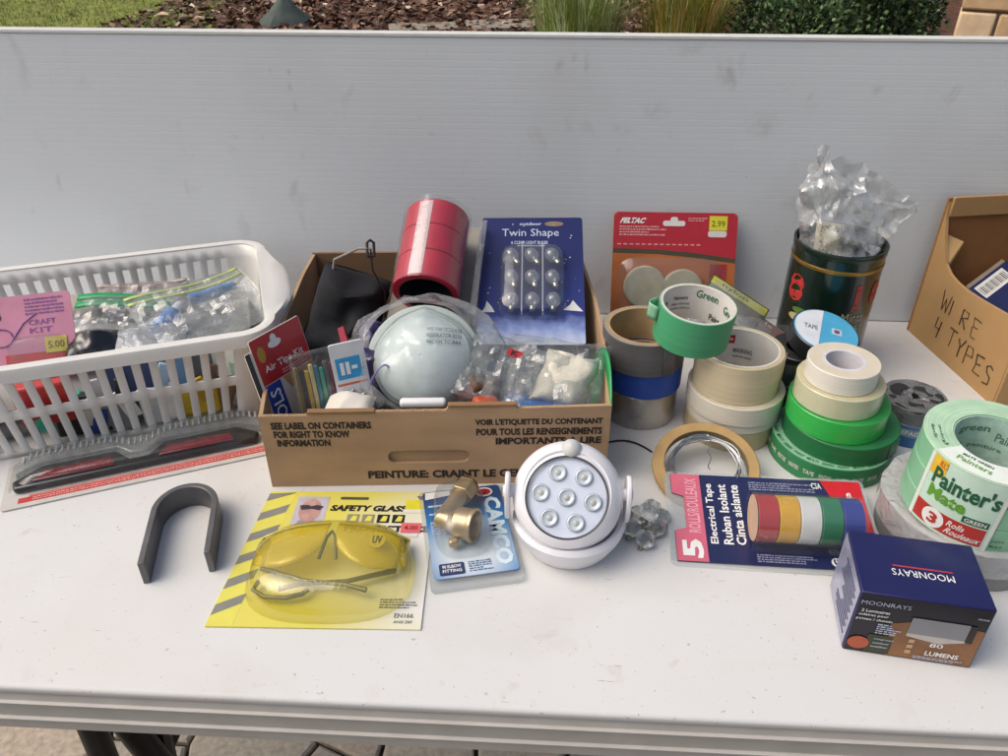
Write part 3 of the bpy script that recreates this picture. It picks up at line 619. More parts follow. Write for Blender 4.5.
# coloured file set in a clear sleeve
fs_ = thing('file_set', 'clear sleeve of coloured slim files standing beside the red-headed card', 'file set'); frame(fs_, (-.2460, .676, .040), (.80, .45, 0), (-.42, .05, .90))
for i, c in enumerate(('#7c6a3c', '#3a3330', '#c9a54a', '#d8c48a', '#2f7f93', '#3aa387', '#5a5f6a', '#7c2f42')):
    MB().box(-.002 + i*.0052, .0022 + i*.0052, 0, .082 - .003*(i % 3), .001 + .0012*(i % 2), .0065).build('file', M('file_%d' % i, c, .4, var=.12, coat=.3), fs_, bevel=.0008)
MB().box(-.005, .042, -.003, .096, -.001, .0095).build('sleeve', CLEAR, fs_, bevel=.003)
wbp = thing('screw_pack', 'white and blue pack of screws standing between files and black pouch', 'hang card'); frame(wbp, (-.2075, .684, .045), (.85, .35, .05), (-.22, .12, .95))
MB().prism(rrect(0, .036, 0, .100, .003), 0, .003).build('card', M('card_white2', '#d6d9dc', .45, var=.05), wbp, smooth=False)
patch(wbp, .004, .030, .060, .084, M('sky_print', '#3a9ad0', .4, var=.08), .0032); patch(wbp, .002, .034, .053, .0555, M('orange_line', '#c9643c', .5), .0032)
patch(wbp, .008, .012, .065, .079, WHITE, .0035, 'mark'); patch(wbp, .014, .018, .065, .079, WHITE, .0035, 'mark'); patch(wbp, .020, .026, .070, .074, WHITE, .0035, 'mark'); patch(wbp, .001, .035, .001, .010, M('maroon_print', '#6b2430', .5), .0032)
q = random.Random(6)
for i in range(26):
    g = MB(); a, x, y = q.uniform(0, 6.28), q.uniform(.008, .028), q.uniform(.012, .046); g.tube([(x - .005*cos(a), y - .005*sin(a), .0045), (x + .005*cos(a), y + .005*sin(a), .006)], [.0017, .0008], 6); g.build('screw', M('zinc', '#b4b5b8', .3, .9, var=.2), wbp)
o = pillow(.050, .040, .018, 41, .004, 40).build('cotton_wad', M('cotton', '#d8d2c6', .95, var=.06, bump=.6, bscale=120), None); tag(o, 'small off-white cotton wad behind the front wall of the carton', 'wad'); o.location = (-.198, .676, TZ + .083)
# ---- black pouch with drawstring, purple pouch ----
pg = thing('drawstring_pouch', 'black fabric drawstring pouch with cord lock in the back of the carton', 'pouch'); frame(pg, (-.236, .846, .098), (.93, .1, -.38), (.22, .55, .80))
pillow(.084, .112, .050, 51, .017, 26, 30, 30).build('fabric', M('black_fabric', '#17181d', .92, var=.35, scale=60, bump=.7, bscale=500), pg)
MB().tube([(-.030, .040, .004), (-.034, .058, .02), (-.012, .078, .030), (.002, .083, .030)], .0016, 8).build('strap', M('strap_grey', '#9a958c', .8, var=.1), pg)
MB().tube([(.002, .083, .030), (.012, .060, .026), (.034, .040, .016), (.044, .012, .010)], .0012, 8).build('cord', BLACK, pg)
lk = MB(); lk.t = Matrix.Translation((.002, .083, .030)) @ Matrix.Rotation(R(20), 4, 'Z'); lk.add([], []); lk.tube([(-.004, -.009, 0), (-.004, .007, 0), (0, .010, 0), (.004, .007, 0), (.004, -.009, 0), (-.004, -.009, 0)], .0018, 8); lk.build('cord_lock', BLACK, pg)
pp = pillow(.052, .12, .028, 61, .007, 30, 18, 26, .005).build('purple_bag', CL('purple_film', '#8a7fb0', .55, .15, .6, 40, '#4a3f78'), None); tag(pp, 'shiny purple plastic bag between the black pouch and the mask', 'plastic bag'); frame(pp, (-.186, .745, .085), (.8, .2, -.5), (.1, .8, .5))
for k, (x, y, z, h) in enumerate(((-.193, .718, .055, .075), (-.181, .707, .050, .070))):
    pts = [(.012*sin(2*pi*i/20), .004*cos(2*pi*i/20), h*.5 - h*.5*cos(2*pi*i/20)) for i in range(21)]
    o = MB().tube(pts, .0013, 6, cap=False).build('purple_cord_loop', M('lilac_cord', '#8e84b6', .45, var=.1, coat=.3), None); tag(o, ('lilac cord loop standing near the black pouch', 'lilac cord loop standing nearest the dust mask')[k], 'cord loop', 'lilac cord loops'); o.location = (x, y, TZ + z); o.rotation_euler = (.1, R(-10 + 22*k), .6*k)
o = MB().box(-.004, .004, -.03, .03, 0, .075).build('red_packet', M('red_packet', '#8e2233', .4, var=.15, coat=.3), None, bevel=.001); tag(o, 'narrow dark red packet behind the white and blue screw pack', 'packet'); o.location = (-.196, .755, TZ + .05); o.rotation_euler = (0, R(-16), R(20))

# ================================================================== TAPE ROLLS
def roll(name, lb, loc, Ro, Ri, h, tape, side=None, core=None, core_t=.0022, tilt=None, group='rolls of tape on the table', wob=.0035, cat='tape roll', seg=64):
    t = thing(name, lb, cat, loc, rot=tilt, group=group)
    side = side or tape; rc = Ri + core_t; sd_ = random.Random(hash(lb) % 999) ; ph = len(lb)
    wb = (lambda a, z: wob*sin(2*a + ph) + wob*.5*sin(5*a + ph*2)) if wob else None
    c = .0007
    MB().lathe([(Ro - c, 0), (Ro, c), (Ro, h - c), (Ro - c, h)], seg, wob=wb).build('tape', tape, t)
    MB().lathe([(rc, h - .0003), (Ro - c, h)], seg, wob=wb).build('roll_face', side, t)
    MB().lathe([(Ro - c, 0), (rc, .0003)], seg, wob=wb).build('roll_face', side, t)
    MB().lathe([(Ri, .0002), (rc, .0002), (rc, h - .0002), (Ri, h - .0002)], seg, True, wob=wb).build('core', core or KRAFTCORE, t)
    return t
def tail(t, Ro, h, mat, a0, a1, lift=.004):
    m = MB(); m.grid(lambda u, v: ((Ro + .0003 + lift*u**2)*cos(a0 + (a1 - a0)*u), (Ro + .0003 + lift*u**2)*sin(a0 + (a1 - a0)*u), .0008 + (h - .0016)*v), 14, 2); return m.build('tape_end', mat, t, solid=.0003)
PALECORE = M('pale_core', '#c9b793', .8, var=.1, scale=60); WHITECORE = M('white_core', '#d5d2cb', .65, var=.06)
FOIL = M('foil_tape', '#b8b5ae', .28, .85, var=.1, scale=30, bump=.08, bscale=90); DUCT = M('duct_tape', '#646465', .42, .25, aniso=(.25, .25, 5), var=.12, scale=40, bump=.1, bscale=400)
BLUET = M('blue_tape', '#1f48a0', .45, var=.06, scale=40); DUCTS = M('duct_side', '#8d8377', .6, var=.1, rings=1800)
A = (.122, .806)
roll('foil_tape_roll', 'shiny silver foil tape roll at the bottom of the stack beside the carton', (*A, 0), .0435, .036, .044, FOIL, DUCTS)
roll('blue_tape_roll', 'blue tape roll sandwiched between silver rolls beside the carton', (A[0]+.001, A[1], .0442), .0445, .037, .0315, BLUET, M('blue_side', '#24468c', .6, rings=1800))
t = roll('duct_tape_roll', 'grey duct tape roll with tan core on top of the blue roll', (A[0]-.002, A[1]+.001, .0759), .0480, .0405, .0415, DUCT, M('duct_side_tan', '#a5927a', .7, var=.1, rings=1800), KRAFTCORE); tail(t, .048, .0415, DUCT, -1.2, -.9, .002)
# masking stack
B_ = (.226, .779)
BEI = M('beige_tape', '#cdbf9f', .6, aniso=(.25, .25, 5), var=.09, scale=40, bump=.12, bscale=500); BEIS = M('beige_side', '#cabb98', .7, var=.06, rings=2200); OFFW = M('offwhite_tape', '#d4cfc0', .5, aniso=(.25, .25, 5), var=.08, bump=.1, bscale=400); OFFS = M('offwhite_side', '#cfc6b0', .7, rings=2200)
roll('masking_tape_roll', 'wide beige masking tape roll at the bottom of the pale stack', (*B_, 0), .0525, .038, .0255, M('tan_tape', '#bfae8c', .6, var=.06), BEIS)
roll('masking_tape_roll', 'cream masking tape roll second from the bottom of the pale stack', (B_[0]+.001, B_[1], .0257), .0535, .038, .0115, OFFW, OFFS)
roll('masking_tape_roll', 'off-white tape roll directly under the beige roll with printed core', (B_[0], B_[1]-.001, .0374), .0545, .040, .0235, OFFW, OFFS, M('cream_core', '#c8bda2', .8))
t = roll('masking_tape_roll', 'beige masking tape roll with white printed core topping the pale stack', (B_[0] - .002, B_[1], .0611), .0482, .0408, .0470, BEI, BEIS, WHITECORE); tail(t, .0482, .047, BEI, -.5, -.15, .0015)
cr = .0402
def core_print(t, s, ang, z0, z1, wd, mat, R_):
    o = letters(t, s, -wd/2, z0, wd/2, z1, mat, wrapR=-R_); 
    for v in o.data.vertices: v.co.x = -v.co.x if False else v.co.x
    o.rotation_euler = (0, 0, R(ang)); return o
lb_ = MB(); lb_.grid(lambda u, v: (cr*sin(-.22 + .44*u), cr*cos(-.22 + .44*u), .028 + .011*v), 8, 1); o = lb_.build('core_label', RED, t); o.rotation_euler = (0, 0, R(8))
core_print(t, 'tape', 8, .031, .036, .013, WHITE, cr - .0003); core_print(t, 'MASKING', -20, .016, .022, .022, M('grey_ink', '#6d6f72', .6), cr); core_print(t, 'made for paint', -20, .009, .013, .022, M('grey_ink', '#6d6f72'), cr)
lb2 = MB(); lb2.grid(lambda u, v: (cr*sin(-.2 + .4*u), cr*cos(-.2 + .4*u), .002 + .010*v), 8, 1); o = lb2.build('core_label', RED, t); o.rotation_euler = (0, 0, R(70))
# green roll resting across both stacks
GRN = M('green_tape', '#4aa070', .5, aniso=(.25, .25, 5), var=.09, scale=30, bump=.1, bscale=300); GRNS = M('green_side', '#c9d3b8', .7, var=.06, rings=2200)
gt = roll('green_tape_roll', 'mint green tape roll with printed white core perched across two stacks', (.1660, .779, .1195), .0418, .0378, .0440, GRN, GRNS, WHITECORE, .0016, tilt=(R(5), R(4), 0))
cr = .0373; GI = M('green_ink', '#2a6b4a', .6, var=.1); DI = M('dark_ink', '#34383a', .6, var=.1)
core_print(gt, 'Green', -28, .029, .039, .026, GI, cr); core_print(gt, 'Green', -82, .024, .034, .024, GI, cr); core_print(gt, 'Painters', 18, .025, .030, .017, DI, cr); core_print(gt, 'clean removal', 17, .018, .0215, .022, M('grey_ink', '#6d6f72'), cr); core_print(gt, 'medium adhesion', 16, .0125, .0155, .024, M('grey_ink', '#6d6f72'), cr); core_print(gt, 'Painter', -55, .006, .014, .022, DI, cr)
core_print(gt, 'Green', 65, .02, .03, .026, GI, cr)
tb_ = MB(); tb_.grid(lambda u, v: (-.0418 - .014*sin(u*pi)*.7 - .001, .004 - .012*u + .018*v*0, .028 + .018*v - .006*u), 8, 4); tb_.build('loose_end', M('green_tape_pale', '#8fc9a4', .5, var=.05), gt, solid=.0005)

# right-hand green stack
C_ = (.331, .733)
DG = M('dark_green_tape', '#1f6b3c', .45, aniso=(.25, .25, 5), var=.07, scale=30); DGS = M('dark_green_side', '#2a7a48', .6, var=.1, rings=2200); LG = M('lime_tape', '#35b24e', .32, aniso=(.25, .25, 5), var=.08, coat=.3); CRM = M('cream_clear_tape', '#c9c9a8', .25, var=.04, coat=.5); WT = M('white_tape', '#e2ddd2', .45, aniso=(.25, .25, 5), var=.06)
t = roll('dark_green_tape_roll', 'dark green tape roll with pale printed rim at the bottom of the green stack', (C_[0]-.002, C_[1], 0), .0655, .040, .0265, M('dark_green_tape2', '#2d7d4c', .5, var=.08), M('pale_rim_print', '#8fc3a0', .6, var=.12, rings=1500), WHITECORE)
for k in range(12):
    a = R(160 + k*15); o = letters(t, ('GREEN', 'PAINT', 'MULTI')[k % 3], -.006, -.0022, .006, .0022, M('dark_green_tape', '#1f6b3c'), z=.0268, name='lettering'); o.location = (.0605*cos(a), .0605*sin(a), 0); o.rotation_euler = (0, 0, a + pi/2)
    o = letters(t, ('PEINTURE', 'PAINTERS', 'TAPE')[k % 3], -.0062, .010, .0062, .0155, PAPERW, z=.0658, name='lettering'); o.rotation_euler = (R(90), 0, a + pi/2)
t = roll('dark_green_tape_roll', 'plain deep green tape roll under the lime roll', (C_[0]+.004, C_[1]+.001, .0270), .0600, .040, .0225, DG, DGS); tail(t, .06, .0225, DG, -.9, -.6, .0018)
roll('lime_tape_roll', 'glossy lime green tape roll in the middle of the green stack', (C_[0]-.005, C_[1], .0497), .0522, .034, .0260, LG, M('lime_side', '#2f9a48', .5, rings=2200), PALECORE)
roll('clear_tape_roll', 'translucent cream packing tape roll under the small white roll', (C_[0]-.009, C_[1], .0759), .0455, .030, .0250, CRM, M('cream_clear_side', '#c6bf9b', .4, rings=2200), PALECORE)
roll('white_tape_roll', 'small white cloth tape roll topping the green stack', (C_[0]-.011, C_[1]-.001, .1011), .0368, .0185, .0225, WT, M('white_side', '#d9cfb9', .7, var=.04, rings=2400), M('white_core_paper', '#cfccd0', .6), .004)
# black electrical rolls
E_ = (.311, .836); VINYL = M('black_vinyl', '#1d1e21', .3, var=.2, scale=40, coat=.3); VINS = M('black_vinyl_side', '#26272b', .45, var=.2, rings=1800)
ords = ('bottom', 'second', 'third', 'fourth')
for k in range(4): roll('black_tape_roll', 'black electrical tape roll, %s in the stack under the blue-labelled one' % ('bottom one' if k == 0 else ords[k] + ' from the bottom'), (E_[0] + .0015*sin(k*2), E_[1] + .001*cos(k*3), .0195*k), .0345, .017, .0192, VINYL, VINS, M('black_core', '#2b2b2b', .7))
t = roll('black_tape_roll', 'black tape roll with round blue and white label beside the tin', (E_[0] + .0190, E_[1] - .003, .0838), .0395, .017, .0200, VINYL, VINS, M('black_core', '#2b2b2b'), tilt=(R(10), R(10), R(-12)))
MB().lathe([(.0005, .0204), (.0372, .0204), (.0376, .0200)], 48).build('label_disc', M('label_sky', '#4fa9cf', .4, var=.06, coat=.3), t)
poly(t, [(.0365*cos(R(95 + i*10)), .0365*sin(R(95 + i*10))) for i in range(17)], M('label_white', '#d5dbe0', .4), .0207, 'label_half')
letters(t, 'TAPE', -.026, -.004, -.010, .004, M('grey_ink', '#6d6f72'), .0210); patch(t, .006, .018, -.004, .008, M('label_pale', '#a9c8dc', .4), .0210, 'label_mark', .002); patch(t, .009, .015, -.001, .005, M('label_mark', '#7d4a56', .4), .0213, 'label_mark', .001)
m = MB(); m.grid(lambda u, v: tuple(Vector(((.040 + .006*v)*cos(2*pi*u), (.040 + .006*v)*sin(2*pi*u), .05*v)) + crumple((cos(2*pi*u)*.04, sin(2*pi*u)*.04, .05*v), .008, 40, 6)), 40, 10, wrap=True)
o = m.build('clear_wrap', FILM, None); tag(o, 'crinkled torn clear wrap around the black tape stack', 'plastic wrap'); o.location = (E_[0] - .012, E_[1] + .008, TZ + .024)
# wrapped rolls with blue label
D_ = (.432, .778)
t = roll('wrapped_tape_roll', 'blue-labelled tape roll under a wrapped black roll near the right carton', (*D_, 0), .0345, .017, .030, M('blue_label_wrap', '#2f6aa8', .35, var=.15, scale=60, coat=.4), VINS); 
o = letters(t, 'LEPAGE', -.016, .017, .010, .023, WHITE, wrapR=.0348); o.rotation_euler = (0, 0, R(-14)); lb_ = MB(); lb_.grid(lambda u, v: (.03468*sin(-1.0 + 1.5*u), -.03468*cos(-1.0 + 1.5*u), .0145 + .011*v), 16, 1); lb_.build('label_band', M('label_grey', '#7f97ab', .4), t)
t = roll('wrapped_tape_roll', 'black tape roll in crinkled clear film behind the painter roll', (D_[0] - .001, D_[1] + .001, .0303), .0350, .016, .0190, VINYL, VINS, M('black_core', '#2b2b2b'))
m = MB(); m.grid(lambda u, v: tuple(Vector((.0372*max(.02, sin(v*pi/2))**.5*cos(2*pi*u), .0372*max(.02, sin(v*pi/2))**.5*sin(2*pi*u), .0215 - .024*max(0, v - .62)/.38 - .004*(1 - v))) + crumple((cos(2*pi*u)*.03, sin(2*pi*u)*.03, v*.04), .003, 70, 4)), 48, 16, wrap=True); m.build('film', CL('film_crinkle', op=.16, rough=.1, bump=.9, bscale=70, gloss=.9), t)

# painter tape tower and the grey roll beneath it
Pm = (.4175, .606)
t = roll('duct_tape_roll', 'large grey duct tape roll in clear wrap under the painter tape pack', (*Pm, 0), .0745, .038, .0450, M('duct_light', '#8b8a88', .45, .2, var=.08), DUCTS)
m = MB(); m.grid(lambda u, v: tuple(Vector(((.040 + .0375*min(1, v*1.6))*cos(2*pi*u), (.040 + .0375*min(1, v*1.6))*sin(2*pi*u), .0468 - .028*max(0, v*1.6 - 1)/.6)) + crumple((cos(2*pi*u)*.07, sin(2*pi*u)*.07, v*.03), .0022, 60, 9)), 64, 14, wrap=True); m.build('film', CL('film_white', op=.42, rough=.18, bump=.8, bscale=60), t)
PMT = M('painter_tape', '#86bd98', .45, var=.05, coat=.2); PMS = M('painter_face', '#b3d6b4', .5, var=.08, rings=900)
Rp, hp = .0625, .078
t = thing('painter_tape_pack', 'pale green three-roll painter tape pack with large printed label', 'tape pack', (Pm[0] - .003, Pm[1] - .008, .0482), 0, rot=(R(2), R(2), R(-36)))
for k in range(3): MB().lathe(ring_prof(Rp - .0006, .0375, k*.026 + .0002, k*.026 + .0258), 72, True).build('tape_roll', PMT, t)
MB().lathe([(.0362, .0005), (.0374, .0005), (.0374, hp - .0006), (.0362, hp - .0006)], 56, True).build('core', M('painter_core', '#a8c3b4', .6, var=.15, scale=120), t)
def wrapp(name, a0, a1, z0, z1, mat, Rr): g = MB(); g.grid(lambda u, v: (Rr*sin(R(a0 + (a1-a0)*u)), -Rr*cos(R(a0 + (a1-a0)*u)), z0 + (z1-z0)*v), 24, 1); return g.build(name, mat, t)
MB().lathe([(.0378, hp + .0004), (Rp - .001, hp + .0004), (Rp, hp - .0008)], 72).build('top_label', PMS, t)
lw = MB(); lw.lathe([(.0382, hp + .0008), (Rp - .0006, hp + .0008)], 20, a0=R(238 - 8), a1=R(300 - 8)); lw.build('label_top', M('label_offwhite', '#dfe6dc', .5, var=.05), t)
wrapp('label_panel', -42, 23, .001, hp - .001, M('label_mint', '#c4dfcd', .45, var=.05), Rp + .0003)
wrapp('label_stripe', -42, -38.5, .001, hp - .001, M('label_offwhite', '#dfe6dc'), Rp + .0006); wrapp('label_stripe', 22, 25, .001, hp - .001, M('label_offwhite', '#dfe6dc'), Rp + .0006)
wrapp('price_flash', -38, -24, .056, .0765, M('yellow_flash', '#e2b93a', .5, var=.1), Rp + .0006)
wrapp('red_banner', -38, 20, .004, .0245, M('banner_red', '#b5352f', .45, var=.06), Rp + .0006)
wrapp('green_box', 0, 20, .0262, .0335, M('deep_green_print', '#1f5a3c', .5), Rp + .0006)
DGP = M('deep_green_print', '#1f5a3c'); LGP = M('leaf_print', '#5f9a2f', .5, var=.1)
RW = Rp + .0009
letters(t, "Painter's", -.0365, .0485, .0235, .0675, DGP, wrapR=RW, bold=.03); letters(t, 'Mate', -.0355, .0335, .0000, .0475, LGP, wrapR=RW, bold=.035); letters(t, 'GREEN', .002, .0278, .020, .0320, WHITE, wrapR=RW)
disc = MB(); disc.grid(lambda u, v: ((lambda x, z: (RW*sin(x/RW), -RW*cos(x/RW), z))(-.022 + .0105*v*cos(2*pi*u), .0145 + .0105*v*sin(2*pi*u))), 24, 2, wrap=True); disc.build('number_disc', WHITE, t)
letters(t, '3', -.0265, .0085, -.0175, .0205, M('banner_red', '#b5352f'), wrapR=RW + .0004, bold=.04); letters(t, 'Rolls', -.0095, .0150, .0050, .0215, WHITE, wrapR=RW, slant=.1); letters(t, 'Rouleaux', -.0095, .0068, .0195, .0135, WHITE, wrapR=RW, slant=.1)
letters(t, 'paint', .0290, .012, .0400, .016, DGP, wrapR=RW); letters(t, 'Made in', .0290, .006, .0400, .010, DGP, wrapR=RW); letters(t, 'MULTI', -.0345, .0675, -.0265, .0745, M('orange_ink', '#c46a2a', .5), wrapR=RW)
for s, a, r_, wd, hh in (('Painters', 260, .0500, .030, .0065), ('MATE GREEN', 260, .0430, .026, .0035), ('48mm x 55m', 205, .0545, .020, .003), ('1.88 in x 60 yd', 205, .0490, .020, .003), ('x3', 222, .0500, .007, .004)):
    o = letters(t, s, -wd/2, -hh/2, wd/2, hh/2, DGP if a != 260 or hh < .005 else LGP, z=hp + .0012); o.location = (r_*cos(R(a)), r_*sin(R(a)), 0); o.rotation_euler = (0, 0, R(a + 90))
for s, a, z0, z1, wd in (('green', 40, .058, .066, .03), ('Painter', -15, .052, .062, .026), ('peinture', 15, .040, .046, .03), ('Painter', 70, .04, .05, .026)): core_print(t, s, a, z0, z1, wd, M('core_green_ink', '#4a7a66', .6), .0359)

# ================================================================== TIN, FELT PADS AND THE PACKS BEHIND
tn = thing('storage_tin', 'dark green round tin with gold band and red figures at the back', 'tin', (.366, .936, 0))
TG = M('tin_green', '#12281f', .25, .2, var=.15, scale=20, coat=.6); GOLD = M('tin_gold', '#a5813f', .3, .7, var=.2); RT, HT = .0545, .172
MB().lathe([(.001, 0), (RT - .002, 0), (RT, .002), (RT, HT - .010), (RT + .0008, HT - .008), (RT + .0008, HT - .003), (RT, HT), (RT - .0018, HT), (RT - .0022, HT - .004), (RT - .0022, .004), (.001, .003)], 72).build('body', TG, tn)
MB().lathe([(RT + .0003, HT - .0235), (RT + .0006, HT - .023), (RT + .0006, HT - .019), (RT + .0003, HT - .0185)], 72).build('gold_band', GOLD, tn)
MB().lathe([(RT - .0030, HT - .0020), (RT - .0010, HT + .0012), (RT + .0010, HT + .0002), (RT + .0010, HT - .0022)], 72).build('rim', M('tin_rim', '#3a4a44', .25, .7, var=.1), tn)
RF = M('tin_red', '#b5302e', .4, var=.1); CRF = M('tin_cream', '#b9ad84', .5, var=.15)
def tl(s, a, x0, z0, x1, z1, mat, bold=.05): o = letters(tn, s, x0, z0, x1, z1, mat, wrapR=RT + .0005, bold=bold); o.rotation_euler = (0, 0, R(a)); return o
tl('8', -66, -.012, .100, .013, .136, RF, .08)
tl('i', 18, -.005, .112, .003, .136, RF, .06); tl('A', 18, -.007, .100, .005, .116, RF, .02); tl('8', 48, -.010, .106, .009, .136, RF, .08)
tl('Mints', 18, -.016, .086, .014, .098, CRF, .0); tl('finest', 14, -.024, .072, .022, .084, CRF, .0)
for a, z, r_, mt in ((-50, .090, .010, M('tin_leaf', '#5a7a35', .4)), (-50, .080, .013, CRF)):
    g = MB(); g.grid(lambda u, v: ((lambda x, zz: ((RT + .0005)*sin(x/RT), -(RT + .0005)*cos(x/RT), zz))(r_*1.3*v*cos(2*pi*u), z + r_*.45*v*sin(2*pi*u))), 20, 2, wrap=True); o = g.build('printed_emblem', mt, tn); o.rotation_euler = (0, 0, R(a))
BAGF = CL('bag_film', op=.30, rough=.10, bump=.35, bscale=70, gloss=1.2)
m = MB()
def bag(u, v):                                 # open, crushed bag rising out of the tin, one ear to the upper left, one to the right
    a = 2*pi*u; base = Vector((.044*cos(a), .044*sin(a), .150))
    top = Vector((-.026 + .024*cos(a), .004 + .010*sin(a), .272 + .012*sin(2*a + .5)))
    k = max(0., cos(a - .15)) ** 3; top += Vector((.082*k, 0, -.066*k))
    p = base.lerp(top, v) + Vector((-.006*sin(pi*v), 0, 0)) * (1 - k)
    p += crumple(p, .010*(.25 + v), 40, 13) + Vector((cos(a), sin(a), 0)) * (.006 * ridged(p, 50, 4) + .0075 * (abs(noise.noise(Vector((p.x*1.4, p.y, p.z*.55)) * 62)) * 2 - .5)) * (.4 + v)
    return tuple(p)
m.grid(bag, 72, 34, wrap=True); o = m.build('plastic_bag', BAGF, None, angle=24); tag(o, 'crumpled clear plastic bag sticking up out of the green tin', 'plastic bag'); o.location = (.366, .936, TZ)
bead = thing('bead_packet', 'small packet of speckled cream beads poking out of the tin', 'packet'); frame(bead, (.347, .925, .172), (1, 0, -.1), (0, .5, .86))
pillow(.034, .05, .012, 71, .002, 40, 14, 14).build('packet', M('bead_cream', '#cbbf9c', .5, var=.1), bead)
q = random.Random(5); sp = MB()
for _ in range(70):
    x, y = q.uniform(-.013, .013), q.uniform(-.018, .020); sp.t = Matrix.Translation((x, y, .0065)); sp.lathe([(.0001, .0009), (.0008, .0004), (.001, 0)], 6)
o = sp.build('beads', M('bead_dark', '#3a2f25', .5), bead); o['kind'] = 'stuff'

fc = thing('felt_pad_card', 'red-topped hang card of round grey felt pads leaning on the panel', 'hang card'); frame(fc, (.0955, .963, .001), (1, .012, 0), (.004, .068, .160))
w_, h_ = .166, .178
ORG = M('orange_card', '#b0622c', .5, var=.2, scale=20); GLR = M('grey_ink', '#6d6f72')
MB().prism(rrect(0, w_, 0, h_, .006), 0, .0012).build('card', ORG, fc, smooth=False)
MB().prism([(0.0003, .128), (w_ - .0003, .120)] + [(x, y) for x, y in rrect(.0003, w_ - .0003, .130, h_ - .0003, .006)][5:15] if False else [(.0003, .130), (.06, .129), (.11, .125), (w_ - .0003, .118), (w_ - .0003, h_ - .006), (w_ - .006, h_ - .0003), (.006, h_ - .0003), (.0003, h_ - .006)], .0013, .0015).build('red_header', M('header_red', '#b01f2c', .4, var=.06, coat=.3), fc, smooth=False)
MB().prism([(.0003, .1235), (.06, .1225), (.11, .1185), (w_ - .0003, .1115), (w_ - .0003, .1175), (.11, .1245), (.06, .1285), (.0003, .1295)], .0013, .0014).build('dark_band', M('dark_olive', '#4a4230', .5), fc, smooth=False)
letters(fc, 'FELTAC', .008, .163, .040, .1705, WHITE, .0018, bold=.05, slant=.12)
fineprint(fc, .008, .074, .146, .1605, 4, M('pink_print', '#d99a98', .5), .0018, 7); fineprint(fc, .10, .126, .166, .172, 2, M('pink_print', '#d99a98'), .0018, 8)
for i in range(14): patch(fc, .006 + i*.0082, .011 + i*.0082, .1345, .1362, M('pink_print', '#d99a98'), .0018, 'print_line')
patch(fc, .066, .096, .160, .167, PAPERW, .0018, 'hang_slot', .0032); patch(fc, .076, .086, .165, .172, PAPERW, .0019, 'hang_slot', .003)
patch(fc, .128, .152, .155, .174, M('yellow_sticker', '#d6cf34', .5, var=.05), .0019, 'price_sticker'); letters(fc, '2.99', .131, .160, .149, .168, M('olive_ink', '#7d7a1e', .5), .0022); patch(fc, .127, .152, .146, .1545, M('clear_label', '#d8cfc8', .5), .0019, 'price_sticker', .003)
patch(fc, .132, .155, .085, .110, M('dusk_red', '#9a3038', .5), .0016, 'print_panel')
FELT = M('felt_grey', '#b3ab92', .95, var=.08, scale=90, bump=.5, bscale=700)
for x, y in ((.045, .078), (.096, .074), (.045, .022), (.100, .020)):
    g = MB(); g.t = Matrix.Translation((x, y, .0016)); g.lathe([(.0005, .006), (.0265, .006), (.0285, .0045), (.029, 0)], 40); g.build('felt_pad', FELT, fc)
dome(.008, .150, .002, .118, .011, 7, .3, 44, 6).build('blister', CLEAR, fc)

def pouch_pack(name, lb, org, ex, ey, w_, h_, hd, cols, txt, seed):
    t = thing(name, lb, 'hang pack'); frame(t, org, ex, ey); g = pillow(w_, h_, .016, seed, .004, 34, 16, 16); g.build('pouch', HAZY, t)
    o = MB().box(-w_/2, w_/2, h_/2 - hd, h_/2, -.0015, .0015).build('header', cols[0], t, smooth=False); patch(t, -w_/2 + .002, w_/2 - .002, h_/2 - hd*.45, h_/2 - .002, cols[1], .0018); letters(t, txt, -w_*.3, h_/2 - hd*.38, w_*.15, h_/2 - hd*.12, WHITE if seed % 2 else BLACK, .0022)
    for k in range(5):
        b = MB(); b.t = Matrix.Translation(((k - 2)*w_*.14, -h_*.15 + .006*(k % 2), 0)); b.lathe([(.0005, -.004), (.0055, -.004), (.0055, .004), (.0005, .004)], 14); b.build('bumper', M('rubber_dark', '#26262a', .7), t)
    return t
LIME = M('lime_print', '#b9b934', .5, var=.1); OLV = M('olive_print', '#46482c', .5, var=.1)
pouch_pack('yellow_header_pack', 'small hang pack with yellow and black header behind the green roll', (.235, .905, .076), (.82, -.30, -.42), (.30, .72, .42), .085, .092, .030, (OLV, LIME), 'nylon', 82)
pouch_pack('red_header_pack', 'small hang pack with dark red header between the green roll and the tin', (.268, .888, .048), (.82, -.30, -.45), (.30, .72, .42), .080, .086, .024, (M('pack_grey', '#6a6a62', .5), M('wine_print', '#9c2336', .4, var=.1, coat=.3)), 'pads', 83)
o = pillow(.12, .10, .05, 91, .010, 26, 24, 24, .006).build('clear_bag', FILM, None); tag(o, 'crinkled clear bag behind the beige tape roll near the tin', 'plastic bag'); o.location = (.262, .888, TZ + .030); o.rotation_euler = (.3, .1, .4)

# ---- loose black wire on the table
q = [( .080 + .050*t, .735 - .020*t*t + .010*sin(2.5*t), .0012) for t in [i/24 for i in range(25)]]
o = MB().tube([(x, y, z + TZ) for x, y, z in q], .0011, 6).build('black_wire', BLACK, None); tag(o, 'short thin black wire lying beside the carton corner', 'wire')
